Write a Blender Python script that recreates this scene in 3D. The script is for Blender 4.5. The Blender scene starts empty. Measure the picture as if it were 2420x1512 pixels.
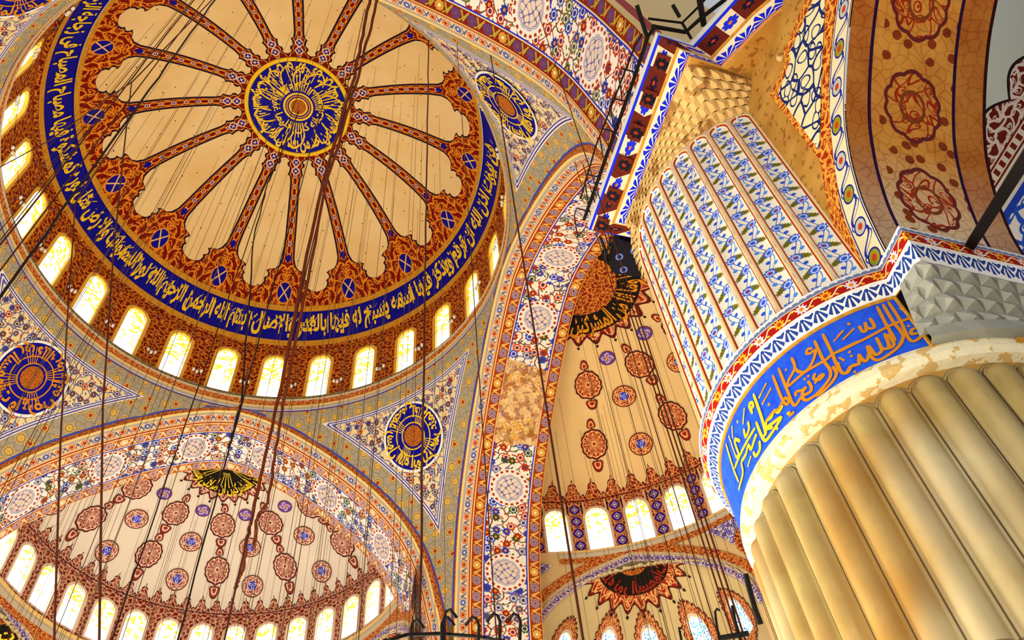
import bpy, bmesh, math, random
import numpy as np
from mathutils import Matrix, Vector
random.seed(7)
SC = bpy.context.scene
COL = SC.collection
PI = math.pi
# ---------------------------------------------------------------- camera, world, lights, exposure
CAM = np.array([3.3994, -21.4333, 1.6])
FPX = 2106.5
def _rot(w):
    w = np.array(w); t = np.linalg.norm(w); k = w/t
    K = np.array([[0, -k[2], k[1]], [k[2], 0, -k[0]], [-k[1], k[0], 0]])
    return np.eye(3)+math.sin(t)*K+(1-math.cos(t))*K@K
ROT = _rot((0.59685, -0.15047, 0.23717))
cd = bpy.data.cameras.new('camera'); cam = bpy.data.objects.new('camera', cd); COL.objects.link(cam)
_r = ROT
cam.matrix_world = Matrix(((_r[0][0], -_r[1][0], -_r[2][0], CAM[0]), (_r[0][1], -_r[1][1], -_r[2][1], CAM[1]), (_r[0][2], -_r[1][2], -_r[2][2], CAM[2]), (0, 0, 0, 1)))
cd.sensor_width = 36; cd.sensor_fit = 'HORIZONTAL'; cd.lens = FPX/2420*36; cd.clip_start = 0.05; cd.clip_end = 300
SC.camera = cam
w = bpy.data.worlds.new('world'); SC.world = w; w.use_nodes = True
w.node_tree.nodes['Background'].inputs[0].default_value = (0.9, 0.95, 1.0, 1)
w.node_tree.nodes['Background'].inputs[1].default_value = 0.5
SC.view_settings.view_transform = 'Standard'; SC.view_settings.look = 'None'
SC.view_settings.exposure = 0.0; SC.view_settings.gamma = 1.0; SC.view_settings.use_curve_mapping = False
SC.cycles.max_bounces = 3; SC.cycles.diffuse_bounces = 2; SC.cycles.glossy_bounces = 2; SC.cycles.transmission_bounces = 1
LAMP_POWER = 2450
# rings of lamp bowls hang low over the carpet all through the hall (below the frame), plus an added pier fill
def light(x, y, z, p, col=(1, .95, .77), r=.6):
    l = bpy.data.lights.new('lamp_or_fill_light', 'POINT'); l.energy = p; l.color = col; l.shadow_soft_size = r
    o = bpy.data.objects.new('lamp_or_fill_light', l); o.location = (x, y, z); COL.objects.link(o)
for i in range(8):
    a = i*PI/4+.3
    light(8.5*math.cos(a), 8.5*math.sin(a), 4.6, LAMP_POWER, r=1.0)
light(0, 0, 5.0, LAMP_POWER*1.5, r=1.5)
light(0, 19.5, 5.0, LAMP_POWER*1.3, (1, .97, .94), r=1.5)
light(20.5, 4, 5.0, LAMP_POWER*1.2, r=1.5)
light(20.5, -4, 5.0, LAMP_POWER*.6, r=1.5)
light(0, -19.5, 5.0, LAMP_POWER*.5, r=1.0)
light(-3.0, -20.5, 4.6, 3600, (1, .97, .86), r=1.0)  # unseen fill light added to brighten the pier's painted flutes
light(5.0, -16.0, 3.6, 60, (1, .96, .82), r=.3)
light(8.0, -20.6, 4.2, 120, (1, .97, .86), r=.3)

# ---------------------------------------------------------------- node kit
def lin(c):
    c = c/255.
    return c/12.92 if c <= .04045 else ((c+.055)/1.055)**2.4
def rgb(r, g, b): return (lin(r), lin(g), lin(b), 1)
class S:
    def __init__(s, k, sock): s.k = k; s.s = sock
    def _m(s, op, *o): return s.k.math(op, s, *o)
    def __add__(s, o): return s._m('ADD', o)
    __radd__ = __add__
    def __sub__(s, o): return s._m('SUBTRACT', o)
    def __rsub__(s, o): return s.k.math('SUBTRACT', o, s)
    def __mul__(s, o): return s._m('MULTIPLY', o)
    __rmul__ = __mul__
    def __truediv__(s, o): return s._m('DIVIDE', o)
    def lt(s, o): return s._m('LESS_THAN', o)
    def gt(s, o): return s._m('GREATER_THAN', o)
    def abs(s): return s._m('ABSOLUTE')
    def fr(s): return s._m('FRACT')
    def fl(s): return s._m('FLOOR')
    def sin(s): return s._m('SINE')
    def cos(s): return s._m('COSINE')
    def sq(s): return s*s
    def sqrt(s): return s._m('SQRT')
    def mx(s, o): return s._m('MAXIMUM', o)
    def mn(s, o): return s._m('MINIMUM', o)
    def inv(s): return 1-s
class Kit:
    def __init__(k, name):
        k.m = bpy.data.materials.new(name); k.m.use_nodes = True; k.nt = k.m.node_tree; k.nt.nodes.clear()
    def put(k, sock, v):
        if isinstance(v, S): k.nt.links.new(v.s, sock)
        else: sock.default_value = v
    def math(k, op, *a):
        n = k.nt.nodes.new('ShaderNodeMath'); n.operation = op
        for i, v in enumerate(a): k.put(n.inputs[i], v)
        return S(k, n.outputs[0])
    def uv(k, name='UVMap'):
        n = k.nt.nodes.new('ShaderNodeUVMap'); n.uv_map = name
        x = k.nt.nodes.new('ShaderNodeSeparateXYZ'); k.nt.links.new(n.outputs[0], x.inputs[0])
        return S(k, x.outputs[0]), S(k, x.outputs[1])
    def vec(k, u, v, z=0.):
        n = k.nt.nodes.new('ShaderNodeCombineXYZ'); k.put(n.inputs[0], u); k.put(n.inputs[1], v); k.put(n.inputs[2], z)
        return S(k, n.outputs[0])
    def vor(k, u, v, scale, rand=.8, edge=False):
        n = k.nt.nodes.new('ShaderNodeTexVoronoi'); n.voronoi_dimensions = '2D'; n.feature = 'DISTANCE_TO_EDGE' if edge else 'F1'
        k.put(n.inputs['Vector'], k.vec(u*scale, v*scale)); n.inputs['Scale'].default_value = 1.; n.inputs['Randomness'].default_value = rand
        if edge: return S(k, n.outputs['Distance'])
        c = k.nt.nodes.new('ShaderNodeSeparateColor'); k.nt.links.new(n.outputs['Color'], c.inputs[0])
        p = k.nt.nodes.new('ShaderNodeSeparateXYZ'); k.nt.links.new(n.outputs['Position'], p.inputs[0])
        return S(k, n.outputs['Distance']), S(k, c.outputs[0]), S(k, c.outputs[1]), u*scale-S(k, p.outputs[0]), v*scale-S(k, p.outputs[1])
    def noise(k, u, v, scale, det=2., z=0.):
        n = k.nt.nodes.new('ShaderNodeTexNoise'); k.put(n.inputs['Vector'], k.vec(u, v, z)); n.inputs['Scale'].default_value = scale; n.inputs['Detail'].default_value = det
        return S(k, n.outputs[0])
    def obj(k):
        n = k.nt.nodes.new('ShaderNodeTexCoord'); x = k.nt.nodes.new('ShaderNodeSeparateXYZ'); k.nt.links.new(n.outputs['Object'], x.inputs[0])
        return S(k, x.outputs[0]), S(k, x.outputs[1]), S(k, x.outputs[2])
    def mix(k, f, a, b):
        n = k.nt.nodes.new('ShaderNodeMix'); n.data_type = 'RGBA'
        k.put(n.inputs['Factor'], f); k.put(n.inputs['A'], a); k.put(n.inputs['B'], b)
        return S(k, n.outputs['Result'])
    def curve(k, x, pts, x0, x1, y1):
        n = k.nt.nodes.new('ShaderNodeFloatCurve'); c = n.mapping.curves[0]
        P = [((a-x0)/(x1-x0), b/y1) for a, b in pts]
        while len(c.points) < len(P): c.points.new(.5, .5)
        for q, (a, b) in zip(c.points, P): q.location = (a, b); q.handle_type = 'VECTOR'
        n.mapping.update(); k.put(n.inputs['Value'], (x-x0)/(x1-x0))
        return S(k, n.outputs[0])*y1
    def done(k, col, rough=.75, spec=.15, metal=0., emit=None, bump=None):
        b = k.nt.nodes.new('ShaderNodeBsdfPrincipled'); o = k.nt.nodes.new('ShaderNodeOutputMaterial')
        k.nt.links.new(b.outputs[0], o.inputs[0]); k.put(b.inputs['Base Color'], col)
        b.inputs['Roughness'].default_value = rough; b.inputs['Metallic'].default_value = metal
        b.inputs['Specular IOR Level'].default_value = spec
        if emit is not None:
            k.put(b.inputs['Emission Color'], col); b.inputs['Emission Strength'].default_value = emit
        if bump is not None:
            n = k.nt.nodes.new('ShaderNodeBump'); n.inputs['Strength'].default_value = bump[1]; n.inputs['Distance'].default_value = bump[2]
            k.put(n.inputs['Height'], bump[0]); k.nt.links.new(n.outputs[0], b.inputs['Normal'])
        return k.m
def near(x, c, h): return (x-c).abs().lt(h)
RED = rgb(122, 14, 2); RED2 = rgb(165, 55, 14); GOLD = rgb(234, 142, 30); YEL = rgb(250, 205, 40); NAVY = rgb(8, 6, 150); BLUE = rgb(28, 60, 215)
CREAM = rgb(240, 208, 150); BLK = rgb(20, 8, 14); WHITE = rgb(248, 236, 220); BEIGE = rgb(232, 190, 112); GRBL = rgb(170, 165, 150); PINK = rgb(236, 222, 204)
def plain(name, c, rough=.7, metal=0., var=.0, sc=3.):
    k = Kit(name)
    if var:
        x, y, z = k.obj(); n = k.noise(x, y, sc, 3., z)
        c = k.mix(n.gt(.5)*var*.5+n*var, c, tuple(v*.45 for v in c[:3])+(1,))
    return k.done(c, rough, metal=metal)
def arab(k, u, v, sc, base, line, th=.085, rnd=.75, extra=None, ring=.06):
    """filigree of curling tendrils"""
    uu = u+(v*sc*3.1).sin()*(.22/sc)+(u*sc*7.3).sin()*(.06/sc); vv = v+(u*sc*2.7).sin()*(.22/sc)+(v*sc*6.1).cos()*(.06/sc)
    e = k.vor(uu, vv, sc, rnd, True)
    d, cr, cg, lx, ly = k.vor(uu+.37, vv+.21, sc*1.35, rnd)
    a = k.math('ARCTAN2', ly, lx)
    m = e.lt(th).mx(near(d+(a*1.).sin()*.1, .27, ring)).mx(d.lt(.09))
    c = k.mix(m, base, line)
    if extra:
        c = k.mix(cr.gt(1-extra[1])*d.lt(.36), c, extra[0])
        c = k.mix(cr.gt(1-extra[1])*(near(d, .2, .04)), c, line)
    return c
def flowers(k, u, v, sc, bg, cols, size=.3, vine=(.04, None), rnd=.8):
    d, cr, cg, lx, ly = k.vor(u, v, sc, rnd)
    a = k.math('ARCTAN2', ly, lx)
    R = size+(a*8.).sin()*(size*.16)+cg*.08
    uu = u+(v*sc*4.).sin()*(.16/sc); vv = v+(u*sc*4.).sin()*(.16/sc)
    c = bg
    if vine[1]:
        e = k.vor(uu+.3, vv+.7, sc*.9, rnd, True); c = k.mix(e.lt(vine[0]), c, vine[1])
        d2, c2, g2, x2, y2 = k.vor(uu+5.3, vv+1.7, sc*2.3, 1.); c = k.mix(d2.lt(.24)*c2.gt(.45), c, k.mix(g2.gt(.5), cols[-1][1], cols[0][1]))
    fc = cols[0][1]
    for t, cc in cols[1:]: fc = k.mix(cr.gt(t), fc, cc)
    fc = k.mix(near(d, size*.62, .035), fc, k.mix(cg.gt(.5), rgb(60, 25, 40), bg))
    fc = k.mix(d.lt(size*.34), fc, k.mix(cg.gt(.4), rgb(230, 140, 30), rgb(60, 50, 110)))
    return k.mix(d.lt(R), c, fc)
FC = [(0, rgb(205, 70, 14)), (.42, rgb(50, 80, 215)), (.66, rgb(125, 125, 165)), (.86, rgb(70, 95, 40))]
def chain(k, u, v, L, base, line, c1, c2, wv=1.):
    """v across 0..1, u metres along: row of round flowers between slanting leaves"""
    q = u/L; i = q.fl(); x = (q.fr()-.5)*L; y = (v-.5)*wv
    r = (x.sq()+y.sq()).sqrt(); a = k.math('ARCTAN2', y, x)
    R = wv*.34
    odd = k.math('MODULO', i, 4.).abs().lt(.5)
    c = base
    wav = (y-(u*(2*PI/L)).sin()*wv*.30).abs().lt(wv*.06); c = k.mix(wav, c, line)
    xs = (x.abs()-L*.5).abs(); c = k.mix(((y*.5+x.abs()-L*.42).abs()).lt(L*.06)*(y.abs().lt(wv*.38)), c, line)
    rr = R+(a*9.).sin()*R*.10
    c = k.mix(r.lt(rr*1.22), c, base); c = k.mix(r.lt(rr), c, k.mix(odd, c1, c2))
    c = k.mix(near(r, R*.66, R*.09), c, k.mix(odd, base, line)); c = k.mix(r.lt(R*.3), c, k.mix(odd, RED2, WHITE))
    c = k.mix((y.abs()).gt(wv*.455), c, line)
    return c

def mk_redgold(name, sc, extra=(NAVY, .14), base=RED, line=GOLD, th=.085):
    k = Kit(name); u, v = k.uv(); return k.done(arab(k, u, v, sc, base, line, th, extra=extra))
M = {}
M['gold'] = plain('gilded_moulding', rgb(226, 160, 46), .5, var=.5, sc=9)
M['yellow'] = plain('bright_gold_leaf', YEL, .45)
M['orangegold'] = plain('ochre_gold_letters', rgb(222, 140, 22), .5)
M['navy'] = plain('deep_blue_ground', NAVY, .7)
M['black'] = plain('black_iron', rgb(16, 10, 10), .55)
M['cable'] = plain('brown_steel_cable', rgb(74, 34, 20), .6)
M['wire'] = plain('thin_grey_wire', rgb(96, 66, 40), .6)
M['rope'] = plain('fuzzy_red_brown_rope', rgb(104, 44, 22), .9, var=.5, sc=30)
M['cream'] = plain('cream_plaster', CREAM, .9, var=.08)
M['stone'] = plain('grey_marble', rgb(178, 178, 165), .6, var=.35, sc=2)
M['lampglass'] = plain('white_lamp_glass', rgb(245, 245, 240), .2)
M['carpet'] = plain('red_carpet', rgb(150, 120, 80), .95)
M['drum'] = mk_redgold('red_drum_arabesque', 2.9, (rgb(60, 60, 90), .12), RED, rgb(232, 140, 34))
M['redscroll'] = mk_redgold('narrow_red_scroll', 3.4, None, rgb(160, 34, 8), rgb(240, 170, 80))

# main dome: cream gores between sixteen ribs
k = Kit('dome_ribs'); az, r = k.uv(); RP = 16.4*PI/180
q = ((az-RP)*(16/(2*PI))+.5).fr()-.5; s = q*(2*PI/16)*r; sa = s.abs()
wdt = k.curve(r, [(2.9, .7), (3.25, .62), (3.32, .44), (3.42, .34), (3.55, .46), (3.7, .44), (3.8, .30), (4.05, .34), (4.2, .42), (4.3, .27), (4.6, .23), (6, .25), (8.0, .28), (8.6, .32), (8.9, .46), (9.06, .66), (9.12, .98), (9.2, 1.16), (9.3, 1.04), (9.42, 1.04), (9.52, 1.26), (9.62, 1.2), (9.78, 1.3), (9.88, 1.52), (9.96, 2.0), (10.7, 2.3)], 2.9, 10.7, 2.4)
inside = sa.lt(wdt); line = near(sa, wdt, .055)
ph = az*0+r*5.2
web = arab(k, sa*1., r, 2.1, RED, GOLD, .07)
rib = k.mix(near(s, ph.sin()*.13, .035).mx(near(s, ph.sin()*-.13, .035)), RED, GOLD)
rib = k.mix(near(sa, wdt*.78, .03), rib, GOLD)
fx = (r*(5.2/PI)+.5).fr()-.5; fd = ((fx*.6).sq()+s.sq()).sqrt(); even = (r*(5.2/(2*PI))+.25).fr().lt(.5)
rib = k.mix(fd.lt(.115), rib, k.mix(even, NAVY, RED)); rib = k.mix(near(fd, .1, .02), rib, rgb(240, 200, 160)); rib = k.mix(fd.lt(.035), rib, rgb(240, 200, 160))
dr = r-9.98; m = ((dr*1.05).sq()+s.sq()).sqrt(); 
flare = r.gt(8.75); c = k.mix(flare, rib, web)
for cc in (3.45, 3.95):
    t = ((r-cc).sq()+s.sq()).sqrt(); c = k.mix(t.lt(.2), c, NAVY); c = k.mix(near(t, .2, .03).mx(t.lt(.06)).mx(near(sa, (r-cc).abs(), .02)*t.lt(.2)), c, rgb(240, 200, 150))
c = k.mix(m.lt(.46), c, GOLD); c = k.mix(m.lt(.40), c, NAVY); lat = near(((dr+s)*5.).sin(), 0, .22).mx(near(((dr-s)*5.).sin(), 0, .22)); c = k.mix(lat*m.lt(.40), c, rgb(236, 190, 110))
t = ((r-8.55).sq()+(s*1.3).sq()).sqrt(); c = k.mix(t.lt(.18), c, NAVY)
n = k.noise(az*3, r*.4, 1.2, 3.)
crm = k.mix(n, rgb(248, 224, 172), rgb(226, 182, 108)); crm = k.mix(near(k.vor(az*6, r, 1., .9)[0], 0, .03), crm, rgb(90, 50, 20))
c = k.mix(inside, crm, c); c = k.mix(line, c, rgb(30, 12, 40))
M['ribs'] = k.done(c, .8)

def mk_flowers(name, sc, bg, cols=FC, size=.3, vine=(.04, rgb(110, 120, 190)), rnd=.8):
    k = Kit(name); u, v = k.uv(); return k.done(flowers(k, u, v, sc, bg, cols, size, vine, rnd))
M['pend'] = mk_flowers('pendentive_floral', 2.3, rgb(238, 214, 160), [(0, rgb(90, 100, 175)), (.4, rgb(95, 85, 120)), (.7, rgb(130, 120, 170)), (.92, rgb(190, 70, 30))], .32, (.06, rgb(95, 110, 160)))
def mk_soffit(name, bg, cols=FC, aged=False):
    """white intrados band: scattered garlands round a row of knotwork rosettes"""
    k = Kit(name); u, v = k.uv(); y = v*2.1
    c = flowers(k, u, y, 2.0, bg, cols, .36, (.05, rgb(120, 80, 70)), .85)
    L = 4.4; x = ((u/L).fr()-.5)*L; yy = y-1.05; r = (x.sq()+(yy*1.0).sq()).sqrt(); a = k.math('ARCTAN2', yy, x)
    R = .56+(a*5.).cos().abs()*.05
    c = k.mix(near(r, .86, .10), c, bg); c = k.mix(near(r+(a*20.).sin()*.015, .86, .055)*(a*20.).sin().gt(-.1), c, rgb(176, 50, 16))
    c = k.mix(r.lt(.77), c, bg); c = k.mix(r.lt(R+.07), c, rgb(90, 96, 175)); c = k.mix(r.lt(R+.045), c, bg); c = k.mix(r.lt(R+.01), c, rgb(90, 96, 175)); c = k.mix(r.lt(R-.02), c, rgb(236, 215, 195))
    kn = near((x*17.+(yy*9.).sin()).sin(), (yy*17.+(x*9.).sin()).cos(), .3); c = k.mix(kn*r.lt(R-.04), c, rgb(110, 104, 170))
    c = k.mix((v-.5).abs().gt(.47), c, rgb(245, 235, 225)); c = k.mix(near((v-.5).abs(), .472, .014), c, rgb(50, 50, 190))
    if aged:
        n = k.noise(u, y, .35, 4.); n2 = k.noise(u, y, 2.5, 4.)
        st = near(u+n*1.6, aged[0], aged[1])
        c = k.mix(st*(n2*.45+.55), c, k.mix(n2.gt(.52), rgb(236, 186, 90), rgb(178, 112, 34)))
    return k.done(c)
M['soffit_c'] = mk_soffit('intrados_floral_top', rgb(250, 238, 225), [(0, rgb(190, 60, 16)), (.45, rgb(40, 70, 190)), (.75, rgb(90, 100, 170)), (.9, rgb(110, 120, 50))])
M['soffit'] = mk_soffit('intrados_floral_white', WHITE, aged=(-5.9, 2.1))
M['soffit_b'] = mk_soffit('intrados_floral_bright', rgb(250, 242, 238), [(0, rgb(190, 100, 30)), (.4, rgb(60, 90, 190)), (.7, rgb(120, 140, 190)), (.88, rgb(80, 110, 60))])
def mk_chain(name, L, wv, base, line, c1, c2):
    k = Kit(name); u, v = k.uv(); return k.done(chain(k, u, v, L, base, line, c1, c2, wv))
M['circ'] = mk_chain('circle_border_brown', .78, .62, RED2, rgb(230, 178, 84), rgb(150, 160, 190), rgb(226, 170, 64))
M['circ_c'] = mk_chain('circle_border_red_gold', .8, .62, rgb(140, 26, 8), rgb(180, 160, 60), rgb(70, 80, 160), rgb(226, 160, 50))
M['circ_b'] = mk_chain('circle_border_pale', .78, .62, rgb(190, 100, 40), rgb(246, 216, 170), rgb(190, 190, 210), rgb(246, 214, 160))
M['flchain'] = mk_chain('blue_red_flower_border', .62, .5, rgb(238, 204, 150), rgb(90, 100, 150), rgb(190, 60, 20), rgb(90, 110, 190))
M['greygold'] = mk_chain('grey_band_gold_flowers', .85, .85, rgb(150, 140, 120), rgb(184, 172, 140), rgb(235, 150, 40), rgb(224, 176, 84))
M['cornice'] = mk_chain('cornice_leaf', .4, .3, rgb(110, 100, 70), rgb(190, 180, 130), rgb(150, 140, 90), rgb(90, 110, 150))
k = Kit('moulding_cream'); u, v = k.uv(); M['mould'] = k.done(k.mix(v.gt(.55), rgb(246, 210, 130), rgb(190, 175, 150)), .5)
k = Kit('moulding_redline'); u, v = k.uv(); M['redline'] = k.done(k.mix(near(v, .5, .2), rgb(245, 205, 130), rgb(170, 20, 5)), .5)

# half dome shells
def mk_shell(name, bg, base, line, zh, per):
    k = Kit(name); u, v = k.uv()
    n = k.noise(u, v, .5, 3.); c = k.mix(n, bg, tuple(x*.86 for x in bg[:3])+(1,))
    x = ((u/per).fr()-.5).abs()*2.
    h = k.curve(x, [(0, 1.32), (.07, 1.2), (.12, 1.06), (.2, 1.04), (.3, 1.0), (.42, .92), (.46, .72), (.55, .62), (.7, .5), (.82, .3), (.9, .44), (1, .46)], 0, 1, 1.5)*zh
    ins = v.lt(h); edge = near(v, h, .045)
    web = arab(k, u, v, 4.2, base, line, .1, ring=.05)
    c = k.mix(ins, c, web); c = k.mix(edge, c, rgb(70, 20, 40)); c = k.mix(near(v, .12, .03), c, rgb(70, 20, 30))
    return k.done(c, .85)
M['shell1'] = mk_shell('far_half_dome_plaster', PINK, rgb(128, 40, 22), rgb(226, 180, 150), .8, .82)
M['shell2'] = mk_shell('side_half_dome_plaster', rgb(244, 206, 142), rgb(150, 32, 10), rgb(238, 170, 100), 1., 1.12)
M['web1'] = mk_redgold('half_dome_window_wall', 3.3, (rgb(30, 40, 160), .1), rgb(125, 34, 18), rgb(224, 172, 138), .1)
# red panels with a column of blue medallions between the windows
def mk_panel(name, pitch, x0, half):
    k = Kit(name); u, v = k.uv(); x = (((u-x0)/pitch).fr()-.5)*pitch
    c = arab(k, x.abs(), v, 3.0, RED, rgb(240, 178, 110), .1)
    y = ((v/.82).fr()-.5)*.82; d = (x.abs()*1.15+(y.abs())*.95); r = ((x*1.1).sq()+(y*.95).sq()).sqrt()
    c = k.mix(r.lt(.36), c, rgb(230, 150, 90)); c = k.mix(r.lt(.31), c, RED); c = k.mix(d.lt(.36), c, rgb(20, 30, 190)); c = k.mix(near(d, .2, .03), c, rgb(235, 190, 170)); c = k.mix(d.lt(.1), c, rgb(240, 225, 200))
    xa = x.abs(); c = k.mix(near(xa, half, .035), c, BLK); c = k.mix(xa.gt(half+.035), c, rgb(240, 205, 165))
    w = arab(k, u, v, 4., rgb(150, 40, 12), rgb(235, 170, 110), .1)
    c = k.mix(xa.gt(half+.13)*v.gt(2.62), c, w)
    return k.done(c)
# painted ornaments (uv = local, radius 1 at the rim)
def polar(k, u, v): return (u.sq()+v.sq()).sqrt(), k.math('ARCTAN2', v, u)
def mk_orn(name, base, line, kind, bg=None):
    k = Kit(name); u, v = k.uv(); r, a = polar(k, u, v)
    if kind == 'palm':
        c = k.mix(near((a*8.).cos()*(.25), r-.42, .055).mx(near((a*8.).cos()*-.28, r-.55, .05)).mx(near(r, .16, .05)).mx(near((a*8.).sin(), 0, .2)*r.gt(.2)), base, line)
        c = k.mix(r.gt(.9), c, rgb(80, 14, 14)); c = k.mix(near(r, .84, .035), c, line)
    elif kind == 'round':
        w = near((a*5.+r*4.).sin()*.12, r-.7, .05).mx(near((a*5.-r*4.).sin()*-.12, r-.7, .05))
        c = k.mix(w, base, line); c = k.mix(r.gt(.93), c, rgb(90, 18, 14)); c = k.mix(near(r, .46, .04).mx(near(r, .88, .02)), c, line)
        c = k.mix(r.lt(.4), c, rgb(60, 70, 200)); c = k.mix(near((a*3.).sin()*.15, r-.18, .04), c, rgb(235, 225, 230))
    elif kind == 'small':
        c = k.mix(near((a*4.).sin()*.2, r-.5, .07).mx(near((a*4.).cos()*.2, r-.4, .06)), rgb(90, 70, 175), rgb(225, 190, 180)); c = k.mix(r.gt(.88), c, rgb(110, 24, 60)); c = k.mix(r.lt(.18), c, GOLD)
    elif kind == 'final':
        c = k.mix(near(r, .5, .12), base, line); c = k.mix(r.gt(.85), c, rgb(90, 18, 14))
    elif kind == 'crown':
        c = arab(k, u*3, v*3, 2.6, base, line, .1); c = k.mix(r.gt(.94), c, rgb(90, 18, 14))
    return k.done(c)
for nm, b, l in (('1', rgb(140, 52, 36), rgb(232, 196, 172)), ('2', rgb(158, 36, 10), rgb(242, 180, 110))):
    for kd in ('palm', 'round', 'small', 'final', 'crown'): M[kd+nm] = mk_orn('ornament_'+kd+'_'+nm, b, l, kd)
k = Kit('medallion_core'); u, v = k.uv(); r, a = polar(k, u, v)
M['core'] = k.done(arab(k, u*3, v*3, 2.2, rgb(124, 26, 6), rgb(226, 138, 44), .085))
k = Kit('blackground'); M['blackground'] = plain('black_ground', rgb(16, 10, 6))
M['darkred'] = plain('dark_red_ground', rgb(60, 8, 4))

# window glass: daylight through coloured leading
def mk_glass(name, st, top=.75):
    k = Kit(name); u, v = k.uv(); e = k.vor(u, v, 6.5, .45, True); d, cr, cg, lx, ly = k.vor(u, v, 6.5, .45)
    c = k.mix(cr.gt(.84)*v.gt(top*.5), rgb(255, 255, 255), rgb(255, 236, 90)); c = k.mix(cr.gt(.68)*v.gt(top), c, rgb(252, 222, 50))
    c = k.mix(e.lt(.05)*v.gt(top*.8), c, rgb(180, 150, 60)); c = k.mix(near(v, 0.06, .05).mx(near(v.fr(), .0, .0)), c, rgb(170, 230, 255))
    return k.done(c, .3, emit=st)
M['glass'] = mk_glass('daylit_leaded_glass', 2.4, 1.6); M['glass2'] = mk_glass('daylit_leaded_glass_blueish', 2.6, 1.75)
k = Kit('daylit_glass_turquoise'); u, v = k.uv(); d, cr, cg, lx, ly = k.vor(u, v, 6.5, .7); c = k.mix(d.lt(.33)*cr.gt(.25), rgb(255, 255, 255), k.mix(cg.gt(.5), rgb(40, 190, 220), rgb(70, 120, 240))); c = k.mix(v.gt(1.9)*cg.gt(.4), c, rgb(250, 220, 60))
M['glass3'] = k.done(c, .3, emit=1.5)
k = Kit('gold_window_rim'); u, v = k.uv(); M['rim'] = k.done(rgb(246, 186, 70), .5)
M['rim2'] = plain('pale_window_rim', rgb(236, 205, 180))

# pier
k = Kit('reeded_marble'); u, v = k.uv(); x, y, z = k.obj()
n = k.noise(x, y, 1.1, 5., z); n2 = k.noise(x, y, 9., 4., z*.25); n3 = k.noise(x, y, .35, 2., z)
c = k.mix(n, rgb(204, 184, 120), rgb(136, 98, 36)); c = k.mix(n2.gt(.6)*.3, c, rgb(150, 130, 80)); c = k.mix((n3-.45).mx(0.)*2., c, rgb(222, 214, 184)); n4 = k.noise(x+7., y, .8, 4., z*.4); c = k.mix((n4-.5).mx(0.)*2.6, c, rgb(180, 118, 30))
c = k.mix((near(v, .985, .035).mx(near(v, 1.16, .02)))*.85, c, rgb(84, 52, 14)); c = k.mix(v.gt(1.2)*.6, c, rgb(196, 140, 50)); jt = near(z+(n*.2), 7.05, .02).mx(near(z+n*.2, 4.4, .02)); c = k.mix(jt*.7, c, rgb(100, 70, 30))  # crease shade painted brown in the grooves and top arcs; ochre spandrels, stone joints
M['marble'] = k.done(c, .5, .3, bump=(n2, .25, .02))
k = Kit('limewash_edge'); x, y, z = k.obj(); n = k.noise(x, y, 5., 5., z); M['crust'] = k.done(k.mix(n.gt(.56), rgb(252, 240, 200), rgb(226, 190, 120)), .8, bump=(n, .5, .05))
k = Kit('blue_inscription_ground'); x, y, z = k.obj(); n = k.noise(x, y, 7., 4., z); M['blueband'] = k.done(k.mix(n, rgb(10, 40, 235), rgb(50, 120, 250)), .7)
def mk_flutepaint(name):
    k = Kit(name); u, v = k.uv(); x = u-.5; xa = x.abs(); P = 1.05
    side = (v/P).fr(); q = (v/(P*.5)).fl(); sgn = k.math('MODULO', q, 2.)*2.-1.; yy = ((v/(P*.5)).fr()-.5)*(P*.5)
    xm = x*.49
    c = rgb(255, 248, 228)
    st = near(xm, ((v*(2*PI/P)).sin())*.08, .009); c = k.mix(st, c, rgb(60, 110, 235))
    st2 = near(xm, ((v*(2*PI/P)+.9).sin())*.13, .01); c = k.mix(st2, c, rgb(90, 140, 240))
    # olive leaf
    lx = xm-sgn*.05; ly = yy+lx*sgn*.9; a = k.math('ARCTAN2', ly, lx); rr = (lx.sq()+(ly*1.7).sq()).sqrt()
    c = k.mix(rr.lt(.125+(a*13.).sin()*.025), c, rgb(112, 108, 10))
    # blue tulip
    fx = xm+sgn*.075; fy = yy-.02; b = k.math('ARCTAN2', fy, fx); fr = (fx.sq()+fy.sq()).sqrt()
    c = k.mix(fr.lt(.105+(b*7.).sin()*.02), c, rgb(60, 110, 240)); c = k.mix(near(fr, .062, .010), c, rgb(235, 240, 250)); c = k.mix((fr.lt(.028)), c, k.mix(near(k.math('MODULO', q, 3.), 0, .3), rgb(40, 90, 220), rgb(190, 40, 20)))
    f2 = ((xm-sgn*.1).sq()+(yy-.2).sq()).sqrt(); c = k.mix(f2.lt(.045), c, rgb(80, 150, 250)); f3 = ((xm-sgn*.02).sq()+(yy+.21).sq()).sqrt(); c = k.mix(f3.lt(.045), c, rgb(40, 90, 230))
    c = k.mix(xa.gt(.36), c, rgb(246, 214, 150)); c = k.mix(near(xa, .385, .022), c, rgb(176, 50, 6)); c = k.mix(xa.gt(.455), c, rgb(236, 200, 150))
    return k.done(c, .7)
M['flute'] = mk_flutepaint('painted_flutes')
k = Kit('palmette_frieze'); u, v = k.uv(); x = ((u/.27).fr()-.5)*.27; y = v*.27; a = k.math('ARCTAN2', y-.25, x); r = (x.sq()+(y-.25).sq()).sqrt()
f = ((a*11.).sin().gt(-.3)*near(r, .13, .065)*y.lt(.25)).mx((x.sq()+((y-.2)*1.4).sq()).sqrt().lt(.035)); c = k.mix(f, rgb(252, 250, 246), rgb(36, 66, 150)); c = k.mix(v.lt(.05), c, GOLD); M['palmette'] = k.done(c)
k = Kit('red_lily_border'); u, v = k.uv(); q = u/.42; i = k.math('MODULO', q.fl(), 2.); x = (q.fr()-.5)*.42; y = (v-.5)*.24; r = (x.sq()+y.sq()).sqrt(); a = k.math('ARCTAN2', y, x)
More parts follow.
